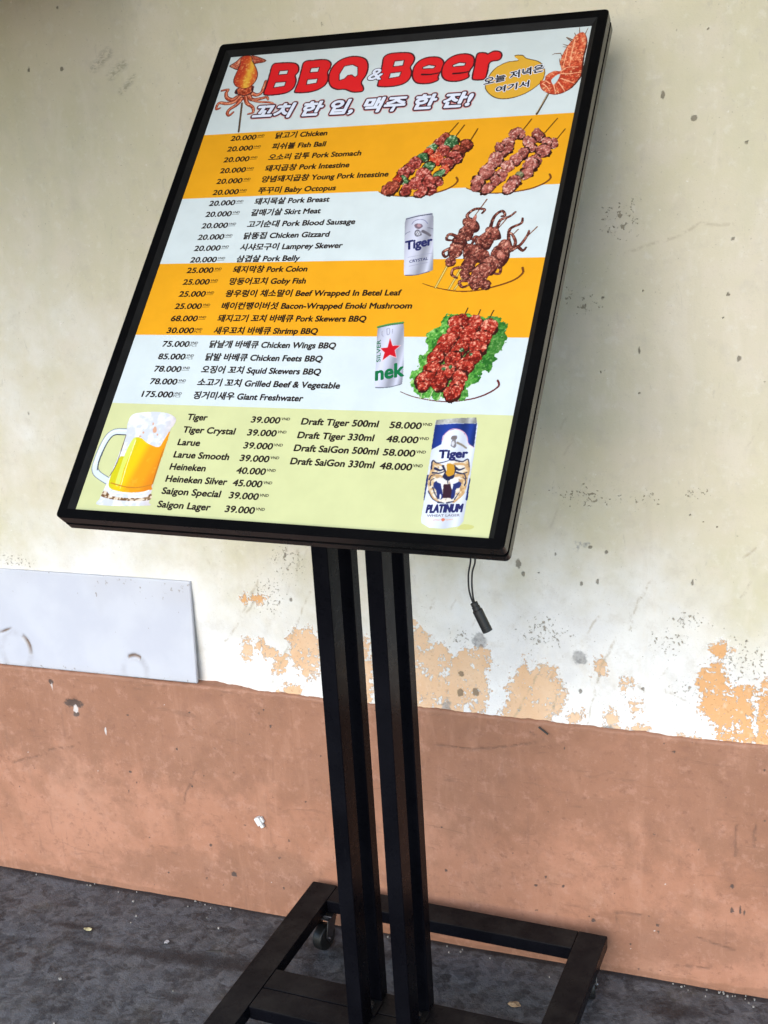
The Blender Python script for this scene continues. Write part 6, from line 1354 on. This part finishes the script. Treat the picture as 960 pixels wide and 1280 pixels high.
ROWS = [(621.5, '20.000', '닭고기 Chicken', -74.4), (601.5, '20.000', '피쉬볼 Fish Ball', -71.9), (581.5, '20.000', '오소리 감투 Pork Stomach', -12.2), (561.5, '20.000', '돼지곱창 Pork Intestine', -25.2), (542.0, '20.000', '양념돼지곱창 Young Pork Intestine', 38.0), (522.0, '20.000', '쭈꾸미 Baby Octopus', -36.1),
        (502.5, '20.000', '돼지목살 Pork Breast', -40.8), (483.0, '20.000', '갈매기살 Skirt Meat', -49.1), (462.8, '20.000', '고기순대 Pork Blood Sausage', 7.6), (442.8, '20.000', '닭똥집 Chicken Gizzard', -25.9), (423.6, '20.000', '시샤모구이 Lamprey Skewer', -1.5), (403.9, '20.000', '삼겹살 Pork Belly', -60.3),
        (386.0, '25.000', '돼지막창 Pork Colon', -44.0), (366.4, '25.000', '망둥어꼬치 Goby Fish', -41.0), (346.3, '25.000', '왕우렁이 채소말이 Beef Wrapped In Betel Leaf', 100.4), (326.1, '25.000', '베이컨팽이버섯 Bacon-Wrapped Enoki Mushroom', 119.9), (306.0, '68.000', '돼지고기 꼬치 바베큐 Pork Skewers BBQ', 61.0), (286.6, '30.000', '새우꼬치 바베큐 Shrimp BBQ', -2.9),
        (264.8, '75.000', '닭날개 바베큐 Chicken Wings BBQ', 28.5), (244.7, '85.000', '닭발 바베큐 Chicken Feets BBQ', 14.6), (225.2, '78.000', '오징어 꼬치 Squid Skewers BBQ', 17.4), (205.5, '78.000', '소고기 꼬치 Grilled Beef & Vegetable', 49.2), (185.6, '175.000', '징거미새우 Giant Freshwater', 2.8)]
PCS = (17, 18, 19, 22)
SH = 0.04
def bar2d(x0, x1, y0, y1):
    return np.array([(x0, y0), (x1, y0), (x1, y1), (x0, y1)], float), np.array([(0, 1, 2), (0, 2, 3)])
for i, (y, price, name_, xe) in enumerate(ROWS):
    xs_ = -237.0 if len(price) > 6 else -231.0
    it = [place(price, xs_, y, -189.6, y, 8.6, SH) + (0, 0.45, 0), place(name_, -157.6, y, xe - 1.0, y, 8.6, SH) + (0, 0.50, 0),
          place('VND', -188.0, y + 4.6, -176.8, y + 4.6, 3.5, SH) + (0, 0.12, 0)]
    if i in PCS: it.append(place('PCS', -188.4, y + 0.4, -177.4, y + 0.4, 3.4, SH) + (0, 0, 0))
    else: it.append(bar2d(-188.4, -177.2, y + 2.5, y + 3.1) + (0, 0, 0))
    pack('menu_item', it[1:2], [INK], ZT)
    pack('menu_price', it[:1], [INK], ZT)
    pack('currency_mark', it[2:], [INK], ZT)
BEER = [(152.9, 'Tiger', -156.5, -126.2, '39.000'), (134.1, 'Tiger Crystal', -157.0, -79.9, '39.000'), (115.4, 'Larue', -158.6, -125.5, '39.000'), (97.3, 'Larue Smooth', -158.9, -77.6, '39.000'), (79.6, 'Heineken', -159.0, -106.2, '40.000'), (62.2, 'Heineken Silver', -159.4, -70.1, '45.000'), (44.8, 'Saigon Special', -159.5, -74.2, '39.000'), (25.8, 'Saigon Lager', -159.7, -82.9, '39.000')]
for y, s, x0, x1, pr_ in BEER:
    pack('beer_name', [place(s, x0, y, x1 - 1, y, 8.8, SH) + (0, 0.50, 0)], [INK], ZT); pack('beer_price', [place(pr_, -62.2, y - 0.4, -21.6, y - 0.4, 8.6, SH) + (0, 0.45, 0)], [INK], ZT); pack('currency_mark', [place('VND', -20.4, y + 4.4, -8.2, y + 4.4, 3.7, SH) + (0, 0.15, 0)], [INK], ZT)
for y, s, x1, pr_ in ((152.3, 'Draft Tiger 500ml', 114.0, '58.000'), (132.8, 'Draft Tiger 330ml', 112.6, '48.000'), (114.5, 'Draft SaiGon 500ml', 122.6, '58.000'), (95.9, 'Draft SaiGon 330ml', 121.7, '48.000')):
    pack('beer_name', [place(s, 9.1, y, x1 - 1, y, 8.8, SH) + (0, 0.50, 0)], [INK], ZT); pack('beer_price', [place(pr_, 128.8, y - 0.4, 169.6, y - 0.4, 8.6, SH) + (0, 0.45, 0)], [INK], ZT); pack('currency_mark', [place('VND', 170.6, y + 4.4, 182.8, y + 4.4, 3.7, SH) + (0, 0.15, 0)], [INK], ZT)

for s, (x0, y0, x1, y1), cap, style, sh in PRINT:
    if style == 'amp':
        v, t_ = place(s, x0, y0, x1, y1, cap * 0.86, sh); pack('ampersand', [(v, t_, 0, 2.0, 0.36), (v, t_, 1, 0.7, 0.50)], [SUBDARK, WHITE], ZT)
    elif style == 'sub':
        v, t_ = place(s, x0 + 2, y0 + 1.5, x1 - 3, y1 + 1.5, cap - 5, sh, True); pack('subtitle_lettering', [(v, t_, 2, 4.4, 0.36), (v, t_, 0, 3.6, 0.52), (v, t_, 1, 1.35, 0.68)], [SUBDARK, WHITE, REDHALO], ZT)
    elif style == 'hand':
        v, t_ = place(s, x0 + 1, y0, x1 - 1, y1, cap * 0.86, sh, True); pack('bubble_lettering', [(v, t_, 1, 1.5, 0.26), (v, t_, 0, 0.5, 0.40)], [INK, WHITE], ZT)
    elif style in ('navyserif', 'navybold', 'greenserif'):
        m_ = GREENI if style == 'greenserif' else NAVY
        v, t_ = place(s, x0 + 0.6, y0, x1 - 0.6, y1, cap * (1.0 if s != 'nek' else 1.62), sh); pack('can_lettering', [(v, t_, 0, 1.0 if s == 'nek' else 0.8, 0.24)], [m_], ZT)
    else:
        m_ = {'greyser': GREYI, 'navylight': NAVY, 'greenlight': GREENI}[style]
        v, t_ = place(s, x0, y0, x1, y1, cap, sh); pack('can_lettering', [(v, t_, 0, 0.15, 0.24)], [m_], ZT)

# ------------------------------------------------------------------ small things lying about
WPL = plain('white_plastic', (0.72, 0.73, 0.72), 0.4)
bm = bmesh.new()
bm_box(bm, -0.0055, 0.0055, -0.009, 0.0, -0.0085, 0.0085, 0.001)
bm_box(bm, -0.0030, 0.0045, -0.0070, -0.0005, -0.0150, -0.0087, 0.0012)
bm_box(bm, 0.0057, 0.0100, -0.006, -0.0005, -0.006, 0.006, 0.001)
clip = link('cable_clip', bm_mesh('cable_clip', bm), WPL)
clip.location = (-0.491, -PLINTH - 0.0005, 0.2075); clip.rotation_euler = (0, math.radians(-28), 0)
tag(clip, 'small broken white plastic clip stuck on the terracotta plinth', 'clip')

def scrap(name, label, cat, x, y, w, d, colr, seed, lift=0.004):
    r = random.Random(seed); bm = bmesh.new(); n = 9
    ring = [(w * r.uniform(0.65, 1.1) * math.cos(k * 2 * math.pi / n), d * r.uniform(0.65, 1.1) * math.sin(k * 2 * math.pi / n), r.uniform(0.0, lift)) for k in range(n)]
    a_ = [bm.verts.new((p[0], p[1], p[2] + 0.0012)) for p in ring]; b_ = [bm.verts.new(p) for p in ring]
    ca, cb = bm.verts.new((0, 0, lift * 0.9 + 0.0012)), bm.verts.new((0, 0, lift * 0.9))
    for i in range(n):
        j = (i + 1) % n
        bm.faces.new((ca, a_[i], a_[j])); bm.faces.new((cb, b_[j], b_[i])); bm.faces.new((a_[i], b_[i], b_[j], a_[j]))
    o_ = link(name, bm_mesh(name, bm), plain('scrap_' + cat, colr, 0.7, var=0.3, vscale=150)); o_.location = (x, y, 0.0008)
    return tag(o_, label, cat)
scrap('dry_leaf_scrap', 'small tan leaf scrap on the concrete inside the base frame', 'leaf', 0.043, -0.167, 0.011, 0.008, (0.36, 0.25, 0.15), 2)
scrap('bottle_cap', 'small pale round washer on the dark concrete left of the base', 'washer', -0.642, -0.172, 0.006, 0.006, (0.5, 0.5, 0.52), 8, 0.0015)
scrap('straw_scrap', 'small straw yellow scrap on the concrete at far left', 'scrap', -0.815, -0.178, 0.010, 0.004, (0.5, 0.45, 0.25), 5, 0.002)
bm = bmesh.new(); bm_cyl(bm, (-0.553, -0.178, 0.0022), (-0.528, -0.170, 0.0022), 0.0014, n=8); bm_cyl(bm, (-0.529, -0.1703, 0.0022), (-0.5265, -0.1695, 0.0022), 0.0026, n=8)
tag(link('nail', bm_mesh('nail', bm), DARK_RUBBER), 'short dark nail on the concrete left of the base', 'nail')
bm = bmesh.new(); bm_cyl(bm, (0.066, -0.036, 0.474), (0.082, -0.036, 0.462), 0.0016, n=8)
tag(link('wire_stub', bm_mesh('wire_stub', bm), DARK_RUBBER), 'short dark wire stub at the top edge of the terracotta plinth', 'wire')
# paint crumbs on the concrete, too many and too small to count
r = random.Random(3); bm = bmesh.new()
spots = [(-0.777, -0.069), (-0.745, -0.112), (-0.565, -0.104), (-0.783, -0.322), (-0.744, -0.134), (-0.895, -0.043), (-0.653, -0.036)]
spots += [(r.uniform(0.27, 0.45), -0.034 - abs(r.gauss(0, 0.006))) for k in range(16)] + [(r.uniform(-1.2, 0.7), -0.034 - abs(r.gauss(0, 0.012))) for k in range(30)] + [(r.uniform(-1.2, 0.7), r.uniform(-0.75, -0.05)) for k in range(40)]
for x, y in spots:
    q = r.uniform(0.0007, 0.0018) * (1.3 if (x, y) in spots[:7] else 1.0); an = r.uniform(0, 6.28); z = 0.0002
    vs_ = [(x + q * r.uniform(0.6, 1.6) * math.cos(an + k * 1.57), y + q * r.uniform(0.6, 1.2) * math.sin(an + k * 1.57)) for k in range(4)]
    a_ = [bm.verts.new((p, s_, z + q * 0.7)) for p, s_ in vs_]; b_ = [bm.verts.new((p, s_, z - 0.002)) for p, s_ in vs_]
    bm.faces.new(a_)
    for i in range(4): bm.faces.new((a_[i], b_[i], b_[(i + 1) % 4], a_[(i + 1) % 4]))
tag(link('paint_crumbs', bm_mesh('paint_crumbs', bm), plain('crumbs', (0.30, 0.29, 0.27), 0.8, var=0.4, vscale=80)), 'pale paint crumbs scattered over the dark concrete', 'crumbs', kind='stuff')
